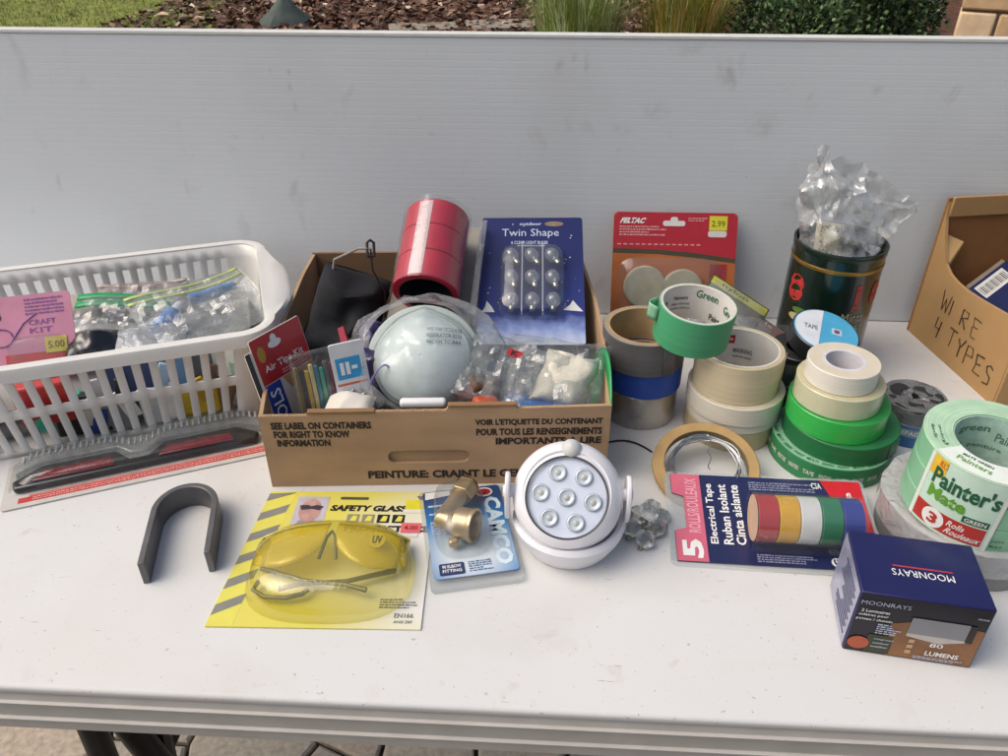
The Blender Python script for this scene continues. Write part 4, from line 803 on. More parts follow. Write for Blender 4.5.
# ---- tan ring with coil of wire
rgt = thing('cardboard_ring', 'tan tape ring lying tilted against the pale roll stack', 'ring', (.181, .676, .0185), rot=(R(17), R(-2), 0))
MB().lathe(ring_prof(.0565, .0445, -.0045, .0045, .0012), 72, True).build('ring', M('tan_ring', '#b0905f', .7, var=.12, scale=50, bump=.3, bscale=150), rgt)
MB().lathe([(.0440, -.004), (.0446, -.004), (.0446, .0048), (.0440, .0048)], 60, True).build('lining', M('ring_lining', '#7a6a4d', .8), rgt)
ZN = M('wire_zinc', '#a7a9ab', .32, .9, var=.15); q = random.Random(9); pts = []
for i in range(9*36):
    a = 2*pi*i/36; k = i/36; rr = .0362 + .0065*noise.noise(Vector((k*1.7, cos(a)*.8, sin(a)*.8))) + .002*sin(k*2.1); pts.append((rr*cos(a), rr*sin(a), .0035 + .004*noise.noise(Vector((cos(a), sin(a), k*2))) + .0004*k))
wc = thing('wire_coil', 'coil of thin silver wire lying inside the tan ring', 'wire coil', (.181, .677, .0165), rot=(R(17), R(-2), 0))
MB().tube(pts, .0006, 5).build('wire', ZN, wc)
MB().tube([(.0015*sin(i*.9) + .008 - .004*i/12, .034 - .040*i/14, .004 + .002*sin(i)) for i in range(15)], .0006, 5).build('loose_end', ZN, wc)
MB().tube([(.004 + .003*cos(i*1.1), .036 + .0028*sin(i*1.1), .001 + i*.0004) for i in range(20)], .0005, 5).build('twist', ZN, wc)

# ================================================================== LED LAMP
lp = thing('led_light', 'round white swivel LED light with seven lenses standing on the table', 'lamp', (.033, .579, 0))
LW = M('lamp_white', '#e4e3e7', .35, var=.02, coat=.2)
MB().lathe([(.001, 0), (.040, 0), (.0435, .003), (.0480, .012), (.0530, .022), (.0548, .030), (.0520, .0345), (.0478, .0335), (.0440, .024), (.036, .014), (.001, .008)], 72).build('base', LW, lp)
nrm = Vector((-.07, -.70, .71)).normalized(); ctr = Vector((-.003, -.004, .060))
exx = Vector((1, .02, 0)); exx = (exx - nrm*nrm.dot(exx)).normalized()
LM = Matrix((exx, nrm.cross(exx), nrm)).transposed().to_4x4(); LM.translation = ctr
head = MB().lathe([(.001, -.045), (.025, -.042), (.041, -.030), (.0495, -.013), (.0520, .001), (.0508, .010), (.0465, .0180), (.0408, .0222), (.0396, .0218), (.0388, .0190)], 72).build('housing', LW, lp)
head.matrix_local = LM
off = (0, -.0030)
def sub(prof, n, name, mat, at=(0, 0, 0), rot=None):
    g = MB(); g.t = Matrix.Translation((at[0] + off[0], at[1] + off[1], at[2])) @ (rot or Matrix.Identity(4)); g.lathe(prof, n); return g.build(name, mat, head)
sub([(.0001, .0196), (.0378, .0196)], 56, 'reflector', M('reflector', '#eceff6', .3, .0, var=.05))
sub([(.0366, .0190), (.0366, .0232), (.0378, .0238), (.0386, .0230), (.0386, .0190)], 72, 'dark_ring', M('ring_dark', '#4a4b50', .4, var=.1))
sub([(.0386, .0228), (.0425, .0205), (.0465, .0160)], 72, 'bezel', LW)
LENS = M('lens_silver', '#e3e8e9', .15, .15, var=.08); CHIP = M('led_chip', '#cfcbb4', .3)
for x, y in [(0, 0)] + [(.0245*cos(R(110 + 60*i)), .0245*sin(R(110 + 60*i))) for i in range(6)]:
    at = (x, y, .0198)
    sub([(.0078, 0), (.0078, .0022), (.0068, .0028), (.0058, .0012), (.0030, .0004), (.0001, .0002)], 28, 'led_lens', LENS, at)
    sub([(.0028, .0004), (.0026, .0018), (.0014, .0025), (.0001, .0027)], 16, 'led_chip', CHIP, at)
    sub([(.0079, .0002), (.0086, .0004), (.0086, .0001)], 28, 'lens_rim', M('lens_rim', '#c3cacb', .3, .2), at)
sub([(.0001, .0262), (.02, .0256), (.0372, .0236)], 56, 'cover_glass', CL('lamp_cover', '#f4f7fc', .05, .05, gloss=.6))
sub([(.0001, .0085), (.0050, .0075), (.0085, .004), (.0100, 0), (.0102, -.005)], 32, 'motion_sensor', M('sensor_dome', '#c6c7c4', .55, var=.03), (.004, .0452, .0185), Matrix.Rotation(R(-22), 4, 'X'))
for sx in (-1, 1):                              # cheek plates that carry the pivots
    g = MB(); g.t = Matrix.Translation((-.003 + sx*.0545 - (0 if sx > 0 else .0045), -.004, .064)) @ Matrix.Rotation(R(90), 4, 'Y') @ Matrix.Rotation(R(12*0), 4, 'Z')
    g.prism([(.020*cos(t_)*(1.65 if cos(t_) > 0 else 1.), .0155*sin(t_)) for t_ in [2*pi*i/32 for i in range(32)]], 0, .0045); g.build('cheek_plate', LW, lp, bevel=.0012)
    g = MB(); g.t = Matrix.Translation((-.003, -.004, .064)) @ Matrix.Rotation(R(90*sx), 4, 'Y'); g.lathe([(.006, .048), (.006, .0605), (.0045, .0612), (.0001, .0612)], 20); g.build('pivot', LW, lp)

# ---- clear glass pieces
GL = CL('clear_glass', '#f2f6f3', .02, .02, gloss=1.6)
_n = GL.node_tree.nodes; _l = GL.node_tree.links; _g = _n.new('ShaderNodeBsdfGlass'); _g.inputs['Roughness'].default_value = .01; _g.inputs['IOR'].default_value = 1.5; _x = _n.new('ShaderNodeMixShader'); _x.inputs[0].default_value = .6
_o = _n['Material Output']; _s = _o.inputs[0].links[0].from_socket; _l.new(_s, _x.inputs[1]); _l.new(_g.outputs[0], _x.inputs[2]); _l.new(_x.outputs[0], _o.inputs[0]); q = random.Random(14)
gsp = [(.103, .606, 'nearest the LED light'), (.121, .590, 'nearest the coloured tape pack'), (.108, .573, 'lowest in the little pile'), (.118, .618, 'at the back of the little pile'), (.096, .588, 'touching the lamp side of the pile'), (.127, .606, 'beside the tan ring'), (.112, .594, 'resting on top of the pile')]
for i, (x, y, wh) in enumerate(gsp):
    t = thing('glass_knob', 'small faceted clear glass knob %s' % wh, 'glass knob', (x, y, .010 if i < 6 else .027), rot=(q.uniform(-1.2, 1.2), q.uniform(-1.2, 1.2), q.uniform(0, 6)), group='clear glass knobs in a little pile')
    MB().lathe([(.0005, -.0085), (.006, -.0080), (.0102, -.002), (.0102, .0018), (.0060, .0070), (.0005, .0078)], 8).build('glass', GL, t, smooth=False)
    MB().tube([(0, 0, -.0085), (0, 0, -.013)], .0022, 8).build('pin', M('pin_metal', '#9a9078', .3, .9, var=.2), t)

# ================================================================== FLAT PACKS IN FRONT
# ---- coloured electrical tape five-pack
ep = thing('tape_five_pack', 'blister pack of five coloured electrical tapes lying on its card', 'tape pack'); frame(ep, (.1375, .5535, .001), (1, -.035, .01), (.07, 1, .16))
w_, h_ = .194, .110
MB().prism(rrect(-.006, w_ + .004, -.006, h_ + .004, .006), -.0012, .0000).build('blister_flange', CL('flange_clear', op=.25, rough=.1), ep, smooth=False)
MB().prism([(0, 0), (w_, 0), (w_, h_), (0, h_), (0, .084), (.012, .080), (.012, .040), (0, .036)], .0001, .0012).build('card', NAVY, ep, smooth=False)
PK = M('pink_panel', '#cf667c', .5, var=.12, scale=25)
MB().prism([(0.0003, .0003), (.030, .0003), (.030, h_ - .0003), (.0003, h_ - .0003), (.0003, .084), (.012, .080), (.012, .040), (.0003, .036)], .0013, .0015).build('print_panel', PK, ep, smooth=False)
poly(ep, [(w_ - .040, h_), (w_, h_), (w_, .02), (w_ - .022, .055)], M('panel_red', '#c8202c', .4, coat=.3)); letters(ep, '5', .006, .004, .026, .026, WHITE, .0019, rot=1, bold=.04); letters(ep, 'ROLLS/ROULEAUX', .014, .034, .026, .104, M('soft_pink', '#e6a6b4', .5), .0018, rot=1)
for i, s in enumerate(('Electrical Tape', 'Ruban Isolant', 'Cinta aislante')): letters(ep, s, .034 + i*.0125, .022, .0435 + i*.0125, .098, WHITE, .0016, rot=1, bold=.02)
fineprint(ep, .076, .132, .003, .013, 4, M('faint_print', '#8a8fa8', .5), .0015, 20); fineprint(ep, .080, .150, .092, .104, 4, M('faint_print', '#8a8fa8'), .0015, 21)
letters(ep, 'CSA', w_ - .050, .098, w_ - .040, .106, WHITE, .0016, rot=0); letters(ep, 'tape', w_ - .018, .050, w_ - .010, .095, WHITE, .0016, rot=1)
poly(ep, [(.150 + .005*cos(i*pi/10), .0075 + .005*sin(i*pi/10)) for i in range(20)], WHITE, .0016, 'mark'); letters(ep, 'c', .147, .004, .152, .011, NAVY, .0020, rot=1, bold=.05)
for i, (c, nm) in enumerate((('#b3262c', 'red'), ('#dba51f', 'yellow'), ('#d9d9d6', 'white'), ('#10784f', 'green'), ('#1d3392', 'blue'))):
    g = MB(); g.t = Matrix.Translation((.0725 + .0196*i, .0385, .0242)) @ Matrix.Rotation(R(90), 4, 'Y'); g.lathe(ring_prof(.0228, .0150, .0002, .0192, .0008), 56, True); o = g.build('tape_roll', M('vinyl_' + nm, c, .25, var=.05, coat=.4), ep); o['label'] = nm + ' electrical tape roll'
    g = MB(); g.t = Matrix.Translation((.0725 + .0196*i, .0385, .0242)) @ Matrix.Rotation(R(90), 4, 'Y'); g.lathe([(.0135, 0), (.0149, 0), (.0149, .0194), (.0135, .0194)], 32, True); g.build('core', PALECORE, o)
g = MB(); g.t = Matrix.Translation((.0721, .0385, .0242)) @ Matrix.Rotation(R(-90), 4, 'Y'); g.lathe([(.0001, .0004), (.0224, .0004)], 40); g.build('end_sticker', M('end_cream', '#c9a98c', .6, var=.1), ep)
g = MB(); g.grid(lambda u, v: (.0695 + .1035*u, .0385 - .0245*cos(pi*v), .0012 + max(0, .0235 + .0242*sin(pi*v)) * (1 if 0 < v < 1 else 0)), 6, 24); g.build('blister', CLEAR, ep)

# ---- boxed garden light
mb_ = thing('light_box', 'navy product box with red line and photo panel lying at the right front', 'box', (.2650, .4600, 0), -8.2)
BW, BD, BH = .1015, .0725, .0705
BN = M('box_navy', '#1b1c50', .38, var=.05, scale=30, coat=.3)
MB().box(0, BW, 0, BD, 0, BH).build('carton', BN, mb_, bevel=.0012)
patch(mb_, .030, .077, .0345, .0361, M('line_red', '#b23a3f', .5), BH + .0003, 'red_line'); letters(mb_, 'MOONRAYS', .028, .024, .0765, .0315, WHITE, BH + .0004, rot=2, bold=.0)
def face(y, z): pass
def fr(o): o.rotation_euler = (R(90), 0, 0); return o
BRN = M('photo_brown', '#8a5f3c', .45, var=.3, scale=35); DKP = M('photo_dark', '#1c1a26', .4, var=.3, scale=30)
fr(patch(mb_, .001, BW - .001, .001, BH - .001, DKP, .0003, 'photo_panel'))
fr(poly(mb_, [(.034, .002), (BW - .0015, .002), (BW - .0015, .045), (.062, .050), (.030, .040)], BRN, .0006, 'photo_panel')); fr(poly(mb_, [(.016, .003), (.036, .003), (.036, .024), (.016, .024)], M('photo_olive', '#3d4026', .5, var=.2), .0008, 'photo_panel'))
fr(patch(mb_, .044, .088, .032, .0505, M('photo_grey', '#8a8a90', .4, var=.05), .0011, 'pictured_panel', .001)); fr(poly(mb_, [(.044, .0285), (.070, .0240), (.090, .0300), (.088, .0318), (.044, .0318)], M('photo_pale', '#c2bdb5', .4), .0010, 'pictured_rim')); fr(patch(mb_, .0885, .0935, .030, .050, M('photo_edge', '#2c2a28', .5), .0011, 'pictured_edge'))
fr(letters(mb_, 'MOONRAYS', .002, .0585, .040, .0630, SILV, .0012, bold=-.005))
for s, a, b, c, d in (('2 Luminaires', .002, .0500, .026, .0535), ('solaires pour', .001, .0450, .026, .0485), ('poteau / chemin', .000, .0400, .030, .0435), ('integrated', .019, .0185, .036, .0210), ('outdoor', .019, .0140, .034, .0165), ('weather', .018, .0095, .034, .0120)): fr(letters(mb_, s, a + .002, b, c, d, WHITE if b > .03 else SILV, .0013))
fr(fineprint(mb_, .020, .040, .0260, .0385, 5, SILV, .0013, 17)); fr(fineprint(mb_, .055, .095, .0035, .0075, 2, SILV, .0013, 18))
fr(letters(mb_, '80', .064, .0195, .0745, .0245, WHITE, .0013)); fr(letters(mb_, 'LUMENS', .063, .0090, .089, .0145, WHITE, .0013, bold=.03)); fr(letters(mb_, '95908', .090, .0585, .0985, .0605, SILV, .0013))
fr(poly(mb_, [(.010 + .0085*cos(i*pi/12), .0125 + .0075*sin(i*pi/12)) for i in range(24)], M('badge_orange', '#b5563a', .5, var=.06), .0012, 'round_badge'))
for zz in (.008, .0145, .021): fr(patch(mb_, .0475, .0520, zz, zz + .0042, M('icon_tan', '#c2a27e', .5), .0011, 'icon'))
sdp = MB().box(-.0006, -.0003, .002, BD - .002, .002, BH - .002).build('side_panel', M('box_side', '#8f91a8', .3, var=.2, scale=60, coat=.5), mb_, smooth=False)
q = random.Random(12)
for i in range(12): MB().box(-.0009, -.0006, .008 + .004*(i % 2), .030 + q.uniform(0, .03), .010 + i*.0043, .0118 + i*.0043).build('print_line', M('side_ink', '#3a3c5c', .5), mb_, smooth=False)

# ---- safety glasses card
sg = thing('safety_glasses_pack', 'yellow and white card with yellow safety glasses in a clear blister', 'glasses pack', (-.287, .4535, .0005), 1.9)
w_, h_ = .190, .180
def yellowcard(name):
    m = M(name, '#d8cf5c', .5, var=.05); n = m.node_tree.nodes; l = m.node_tree.links; p = n['Principled BSDF']
    tc = n.new('ShaderNodeTexCoord'); vr = n.new('ShaderNodeVectorMath'); vr.operation = 'DISTANCE'; vr.inputs[1].default_value = (.20, .075, 0); l.new(tc.outputs['Object'], vr.inputs[0])
    rp = n.new('ShaderNodeValToRGB'); mr = n.new('ShaderNodeMapRange'); mr.inputs[2].default_value = .16; l.new(vr.outputs['Value'], mr.inputs[0]); l.new(mr.outputs[0], rp.inputs[0])
    e = rp.color_ramp.elements; e[0].position = .35; e[0].color = (*lin('#deddd6'), 1); e[1].position = .8; e[1].color = (*lin('#d8cf5e'), 1); l.new(rp.outputs[0], p.inputs['Base Color']); return m
MB().prism([(0, 0), (w_, 0), (w_ - .002, h_), (.012, h_ - .002)], 0, .0013).build('card', yellowcard('glasses_card'), sg, smooth=False)
YST = M('hazard_yellow', '#dcd45c', .5, var=.05); GST = M('hazard_grey', '#83827a', .5, var=.1)
poly(sg, [(.0005, .001), (.024, .001), (.040, h_ - .003), (.0125, h_ - .003)], YST, .0014, 'hazard_band')
for k in range(6):
    y = .012 + k*.030; poly(sg, [(.0006 + y*.066, y), (.024 + y*.088, y + .014), (.0245 + (y + .012)*.088, min(h_ - .004, y + .026)), (.0006 + (y + .012)*.066, y + .012)], GST if k % 2 == 0 or True else YST, .0016, 'hazard_stripe')
patch(sg, .044, .077, .124, .170, M('portrait_ground', '#b9b4bd', .5, var=.2, scale=50), .0015, 'portrait'); poly(sg, [(.060 + .0115*cos(i*pi/12), .149 + .017*sin(i*pi/12)) for i in range(24)], M('portrait_skin', '#b78f86', .5, var=.2, scale=90), .0017, 'portrait'); poly(sg, [(.047, .124), (.052, .134), (.068, .134), (.075, .124)], M('portrait_shirt', '#8a7f98', .5, var=.2), .0016, 'portrait'); poly(sg, [(.048, .156), (.056, .157), (.060, .155), (.066, .157), (.073, .155), (.070, .149), (.061, .151), (.051, .149)], M('portrait_dark', '#3c3540', .5), .0018, 'portrait')
letters(sg, 'SAFETY GLASSES', .080, .1485, .170, .1575, BLACK, .0017, bold=.05, slant=.02); letters(sg, 'PROTECTRICE', .100, .119, .186, .128, BLACK, .0017, bold=.05)
for i in range(4): patch(sg, .100 + i*.0155, .1125 + i*.0155, .132, .144, (M('icon_grey', '#8c8a70', .5), BLACK)[i > 1], .0016, 'pictogram'); 
for i in range(4): poly(sg, [(.103 + i*.0155, .134), (.1095 + i*.0155, .134), (.1105 + i*.0155, .141), (.106 + i*.0155, .142)], YST, .0018, 'pictogram')
patch(sg, .088, .118, .166, .170, M('hole_dark', '#4e4d3f', .6), .0017, 'hang_hole', .0018); poly(sg, [(.168, .172), (.183, .175), (.180, .168), (.172, .167)], BLACK, .0017, 'mark')
patch(sg, .158, .177, .152, .166, M('yellow_sticker2', '#dcd22e', .5), .0019, 'price_sticker'); patch(sg, .156, .178, .147, .152, PAPERW, .0019, 'price_sticker')
patch(sg, .157, .177, .118, .132, M('pink_sticker', '#d9666a', .5), .0020, 'price_sticker'); letters(sg, '4.00', .160, .122, .174, .128, M('sticker_ink', '#8e2c34', .5), .0023); patch(sg, .154, .175, .112, .1175, PAPERW, .0019, 'price_sticker')
fineprint(sg, .150, .184, .022, .034, 4, M('grey_ink', '#6d6f72'), .0017, 9); letters(sg, 'EN166', .165, .012, .182, .017, M('grey_ink', '#6d6f72'), .0017); letters(sg, 'ANSI Z87', .165, .006, .182, .009, M('grey_ink', '#6d6f72'), .0017)
YL = CL('yellow_lens', '#fdf6a0', .34, .04, .05, 30, '#f2de1c', .8); YF = M('lens_frame', '#b8a92e', .3, var=.1, coat=.5); TMPL = M('temple_olive', '#57542f', .35, var=.15, coat=.3)
for sx in (-1, 1):
    def lens(u, v, sx=sx):
        x = .004 + .068*u; drop = (.050 + .004*sin(pi*u))*(1 - .35*u**3) * (1 - .5*(1-u)**4); y = .103 - drop*v - .006*u*u
        return (.098 + sx*x, y, .010 + .016*(1 - u**2.2) + .004*sin(pi*v))
    MB().grid(lens, 18, 8).build('lens', YL, sg, solid=.0014)
    MB().tube([(.098 + sx*(.004 + .068*i/12), .1035 - .006*(i/12)**2, .011 + .016*(1 - (i/12)**2.2)) for i in range(13)], .0016, 8).build('brow_bar', YF, sg)
    MB().box(.098 + sx*.066 - .0035, .098 + sx*.066 + .0035, .078, .096, .008, .015).build('hinge', TMPL, sg, bevel=.001)
    MB().tube([(.098 + sx*.064, .082, .012), (.098 + sx*.062, .060, .010), (.098 + sx*.020, .046, .010), (.098 - sx*.020, .040, .012), (.098 - sx*.040, .034, .012)], [.0022, .0028, .0022, .0020, .0026], 8).build('temple', TMPL, sg)
MB().tube([(.090, .062, .022), (.094, .084, .028), (.098, .091, .029), (.102, .084, .028), (.106, .062, .022)], .0018, 8).build('nose_bridge', TMPL, sg)
MB().tube([(.036, .046, .008), (.034, .036, .008), (.046, .028, .008), (.066, .027, .008), (.080, .031, .009), (.084, .036, .009)], .0022, 8).build('temple_tip', TMPL, sg)
poly(sg, [(.143 + .0075*cos(i*pi/10), .078 + .010*sin(i*pi/10)) for i in range(20)], M('lens_sticker', '#c9b32a', .5), .0315, 'lens_sticker', .0004); letters(sg, 'UV', .1385, .073, .1475, .083, BLACK, .0320)
dome(.022, .178, .004, .118, .034, 2.7, .42, 56, 10).build('blister', CL('yellowish_blister', '#fbf7d2', .10, .04, .2, 26, '#efe68a', 1.1), sg)

# ---- brass elbow on blue card
cm = thing('brass_fitting_pack', 'blue and white card with brass elbow fitting under clear blister', 'fitting pack', (-.0915, .512, .006), 13.0)
def bluecard():
    m = M('fitting_card', '#2f86b8', .45, var=.05, coat=.2); n = m.node_tree.nodes; l = m.node_tree.links; p = n['Principled BSDF']
    tc = n.new('ShaderNodeTexCoord'); s = n.new('ShaderNodeSeparateXYZ'); l.new(tc.outputs['Object'], s.inputs[0]); nz = n.new('ShaderNodeTexNoise'); nz.inputs['Scale'].default_value = 25; l.new(tc.outputs['Object'], nz.inputs['Vector'])
    vr = n.new('ShaderNodeVectorMath'); vr.operation = 'DISTANCE'; vr.inputs[1].default_value = (.038, .030, 0); l.new(tc.outputs['Object'], vr.inputs[0])
    mr = n.new('ShaderNodeMapRange'); mr.inputs[2].default_value = .09; l.new(vr.outputs['Value'], mr.inputs[0]); rp = n.new('ShaderNodeValToRGB'); l.new(mr.outputs[0], rp.inputs[0])
    e = rp.color_ramp.elements; e[0].position = .25; e[0].color = (*lin('#c9d3da'), 1); e[1].position = .62; e[1].color = (*lin('#2577b4'), 1); q_ = e.new(.95); q_.color = (*lin('#24406e'), 1); l.new(rp.outputs[0], p.inputs['Base Color']); return m
cw_, ch_ = .081, .122
MB().prism(rrect(0, cw_, 0, ch_, .004), 0, .0012).build('card', bluecard(), cm, smooth=False)
MB().prism(rrect(-.004, cw_ + .003, -.011, ch_ + .003, .005), -.0055, -.0005).build('clam_base', CL('clam_clear', op=.20, rough=.12, bump=.2), cm, smooth=False)
letters(cm, 'CAMCO', .061, .008, .078, .104, M('pale_blue_print', '#c9dce6', .5), .0016, rot=3, bold=.05)
patch(cm, .006, .030, .003, .018, M('card_navy', '#24345e', .5), .0016, 'print_panel', .002); letters(cm, '90 ELBOW', .009, .0115, .027, .0155, WHITE, .0020); letters(cm, 'FITTING', .009, .006, .027, .0100, WHITE, .0020)
fineprint(cm, .034, .058, .004, .018, 5, M('card_ink', '#4a6a92', .5), .0016, 15); fineprint(cm, .004, .022, .058, .078, 6, SILV, .0016, 16)
for i in range(3): patch(cm, .004, .024 - .004*i, .098 - i*.012, .1005 - i*.012, SILV, .0016, 'print_line')
poly(cm, [(.002, .110), (.05, .1165), (.062, .121), (.003, .121)], PAPERW, .0015, 'print_panel'); poly(cm, [(.064 + .009*cos(i*pi/10), .1125 + .007*sin(i*pi/10)) for i in range(20)], PAPERW, .0016, 'emblem'); poly(cm, [(.064 + .007*cos(i*pi/10), .1125 + .005*sin(i*pi/10)) for i in range(20)], RED, .0018, 'emblem'); poly(cm, [(.061, .110), (.064, .1095), (.069, .1155), (.064, .1125)], NAVY, .0020, 'emblem')
BR = M('brass', '#c4ad88', .34, .7, var=.18, scale=50, bump=.1, bscale=300)
fit = lambda z=0: None
E0, E1, E2 = Vector((.040, .098, .017)), Vector((.016, .062, .017)), Vector((.042, .046, .020))
MB().tube([E0, E0.lerp(E1, .5), E1.lerp(E0, .12), E1, E1.lerp(E2, .2), E1.lerp(E2, .5)], [.0088, .0092, .0096, .0102, .0100, .0100], 20).build('elbow_body', BR, cm)
d1 = (E0 - E1).normalized(); MB().tube([E0 - d1*.006, E0 + d1*.012], .0128, 6).build('hex_nut', BR, cm, bevel=.001)
g = MB(); g.t = Matrix.Translation(E0 + d1*.012) @ d1.to_track_quat('Z', 'Y').to_matrix().to_4x4(); g.lathe([(.0125, 0), (.0105, .003), (.0065, .0035), (.006, -.006), (.0001, -.006)], 24); g.build('nut_face', BR, cm)
d2 = (E2 - E1).normalized(); g = MB(); g.t = Matrix.Translation(E1 + d2*.012) @ d2.to_track_quat('Z', 'Y').to_matrix().to_4x4(); g.lathe([(.0100, -.004), (.0118, 0), (.0155, .004), (.0158, .018), (.0170, .019), (.0170, .0225), (.0148, .0228), (.0135, .020), (.0130, .006), (.0001, .005)], 32); g.build('socket', BR, cm)
g = MB(); g.t = Matrix.Translation((.022, .036, .006)); g.box(-.004, .006, -.004, .004, 0, .008); g.build('lug', BR, cm, bevel=.002)
dome(.006, .062, .022, .114, .036, 3.2, .45, 40, 8).build('blister', CL('clear_blister2', op=.03, rough=.06, bump=.15, bscale=35, gloss=.7), cm)

# ---- steel U bar
ub = MB(); path = []
L0, wU = .072, .0290
for i in range(9): path.append((-wU, -L0 + L0*i/8, 1, 0))
for i in range(1, 25): a = pi - pi*i/24; path.append((wU*cos(a), wU*1.15*sin(a), 0, 0))
for i in range(1, 9): path.append((wU*1.0, -L0*i/8*.95, 0, 0))
th, hh = .0062, .026; vs, fs = [], []; n = len(path)
for i, (x, y, *_r) in enumerate(path):
    a, b = path[max(0, i-1)], path[min(n-1, i+1)]; d = Vector((b[0]-a[0], b[1]-a[1], 0)).normalized(); nn = Vector((-d.y, d.x, 0))
    for s_, z in ((-.5, 0), (.5, 0), (.5, hh), (-.5, hh)): vs.append((x + nn.x*th*s_, y + nn.y*th*s_, z))
fs = [(3, 2, 1, 0), (4*n-4, 4*n-3, 4*n-2, 4*n-1)] + [(4*i + k, 4*i + (k+1) % 4, 4*(i+1) + (k+1) % 4, 4*(i+1) + k) for i in range(n-1) for k in range(4)]
o = ub.add(vs, fs).build('steel_u_bar', M('steel_dark', '#6a6969', .42, .5, var=.15, scale=40, bump=.12, bscale=250), None, bevel=.0008)
tag(o, 'dark steel U-shaped bar lying on its edge at the left front', 'steel bar'); o.location = (-.3480, .577, TZ + .0004); o.rotation_euler = (0, 0, R(14))

# ---- brake light blister pack
tl_ = thing('trailer_light_pack', 'long clear blister card with black and red lamp bar in front of the basket', 'lamp pack', (-.5470, .5870, .0008), 23.6)
w_, h_ = .290, .092
MB().prism(rrect(-.004, w_, 0, h_, .004), 0, .0012).build('card', M('lamp_card', '#c6c2bb', .5, var=.08), tl_, smooth=False)
patch(tl_, .012, w_ - .002, .0065, .0150, M('stripe_red', '#c23b38', .5, var=.15, scale=60), .0014, 'red_stripe'); patch(tl_, .022, w_ - .002, .0155, .0185, M('stripe_red2', '#cf7a72', .5, var=.15), .0014, 'red_stripe')
fineprint(tl_, .026, w_ - .010, .0075, .0140, 2, M('stripe_pale', '#e0a49c', .5), .0016, 19)
BKP = M('lamp_black', '#1c1b1d', .35, var=.15, coat=.3); LRED = M('lamp_lens_red', '#7d1422', .15, var=.2, scale=80, coat=.8)
def hump(x): return [(x, .028), (x + .122, .028), (x + .120, .036), (x + .100, .047), (x + .026, .047), (x + .002, .036)]
MB().prism([(.008, .022), (.258, .022), (.262, .036), (.238, .056), (.158, .056), (.141, .036), (.123, .036), (.108, .056), (.034, .056), (.005, .036)], .0015, .0095).build('lamp_body', BKP, tl_, bevel=.003)
for x in (.030, .156):
    MB().prism([(x - .004, .0270), (x + .078, .0270), (x + .074, .0425), (x + .006, .0425)], .0096, .0125).build('red_lens', LRED, tl_, bevel=.0015)
RBC = CL('ribbed_clear', op=.22, rough=.14, bump=.1, bscale=80, body='#dcdcda')
MB().prism([(.008, .044), (.032, .0585), (.110, .0585), (.124, .042), (.140, .042), (.156, .0585), (.240, .0585), (.264, .044), (.266, .062), (.242, .080), (.154, .080), (.137, .064), (.127, .064), (.110, .080), (.028, .080), (.004, .062)], .0015, .0125).build('blister_ridge', RBC, tl_, bevel=.002)
for i in range(40):
    x = .014 + i*.0063; y = .066 + .0125*min(1, max(0, (abs(x - .131) - .010)/.022)) - .010*max(0, (.030 - x)/.02) - .010*max(0, (x - .240)/.02)
    MB().box(x, x + .0026, y - .010, y + .002, .0126, .0150).build('rib', CL('rib_bright', op=.6, rough=.1, gloss=.9), tl_, bevel=.0008)
dome(.000, .270, .019, .086, .0190, 8, .3, 60, 6).build('blister', CL('clear_blister3', op=.04, rough=.1, bump=.05, bscale=40, body='#c8c6c2'), tl_)
for i in range(18): patch(tl_, .272, .284 - .003*(i % 3), .022 + i*.0034, .0232 + i*.0034, M('grey_ink', '#6d6f72'), .0015, 'print_line')

# ================================================================== WHITE BASKET AND WHAT LIES IN IT
BKT = M('basket_white', '#dcdad4', .38, var=.02, scale=20, coat=.1)
for nd in [BKT.node_tree.nodes['Principled BSDF']]: nd.inputs['Subsurface Weight'].default_value = .15; nd.inputs['Subsurface Radius'].default_value = (.01, .01, .009)
BC = Vector((-.527, .819, 0)); ba = R(20.5)
bk = thing('plastic_basket', 'white slotted plastic basket full of small packets at the left', 'basket', tuple(BC), 20.5)
HBK = .122; HA, HBB = .189, .127
def perim(a, b, c, nx, ny):
    """outline of a rounded rectangle as (x, y, side, fraction); slots fall on the straight runs"""
    P = []
    def run(x0, y0_, x1, y1_, k, sd):
        for i in range(k + 1): f = i / k; P.append((x0 + (x1-x0)*f, y0_ + (y1_-y0_)*f, sd, i))
    def cor(cx, cy_, a0):
        for i in range(1, 6): t = a0 + pi/2*i/6; P.append((cx + c*cos(t), cy_ + c*sin(t), -1, 0))
    run(-a + c, -b, a - c, -b, nx, 0); cor(a - c, -b + c, -pi/2); run(a, -b + c, a, b - c, ny, 1); cor(a - c, b - c, 0)
    run(a - c, b, -a + c, b, nx, 2); cor(-a + c, b - c, pi/2); run(-a, b - c, -a, -b + c, ny, 3); cor(-a + c, -b + c, pi)
    return P
NX, NY = 2*17 + 1, 2*11 + 1
lv = [0, .07, .43, .53, .86, 1.]
rows = []
for v in lv:
    k = .926 + .074*v; rows.append([(x, y, HBK*v, sd_, i) for x, y, sd_, i in perim(HA*k, HBB*(.90 + .10*v), .030, NX, NY)])
n = len(rows[0]); vs = [p[:3] for r_ in rows for p in r_]; fs = []
for j in range(5):
    for i in range(n):
        i2 = (i+1) % n; a = rows[j][i]; b = rows[j][i2]
        if j in (1, 3) and a[3] >= 0 and a[3] == b[3] and a[4] % 2 == 1 and b[4] == a[4] + 1: continue
        fs.append((j*n + i, j*n + i2, (j+1)*n + i2, (j+1)*n + i))
m = MB().add(vs, fs); m.add([(x, y, .0005) for x, y, *_ in rows[0]], [tuple(range(n))[::-1]])
m.build('walls', BKT, bk, solid=.0022, angle=50)
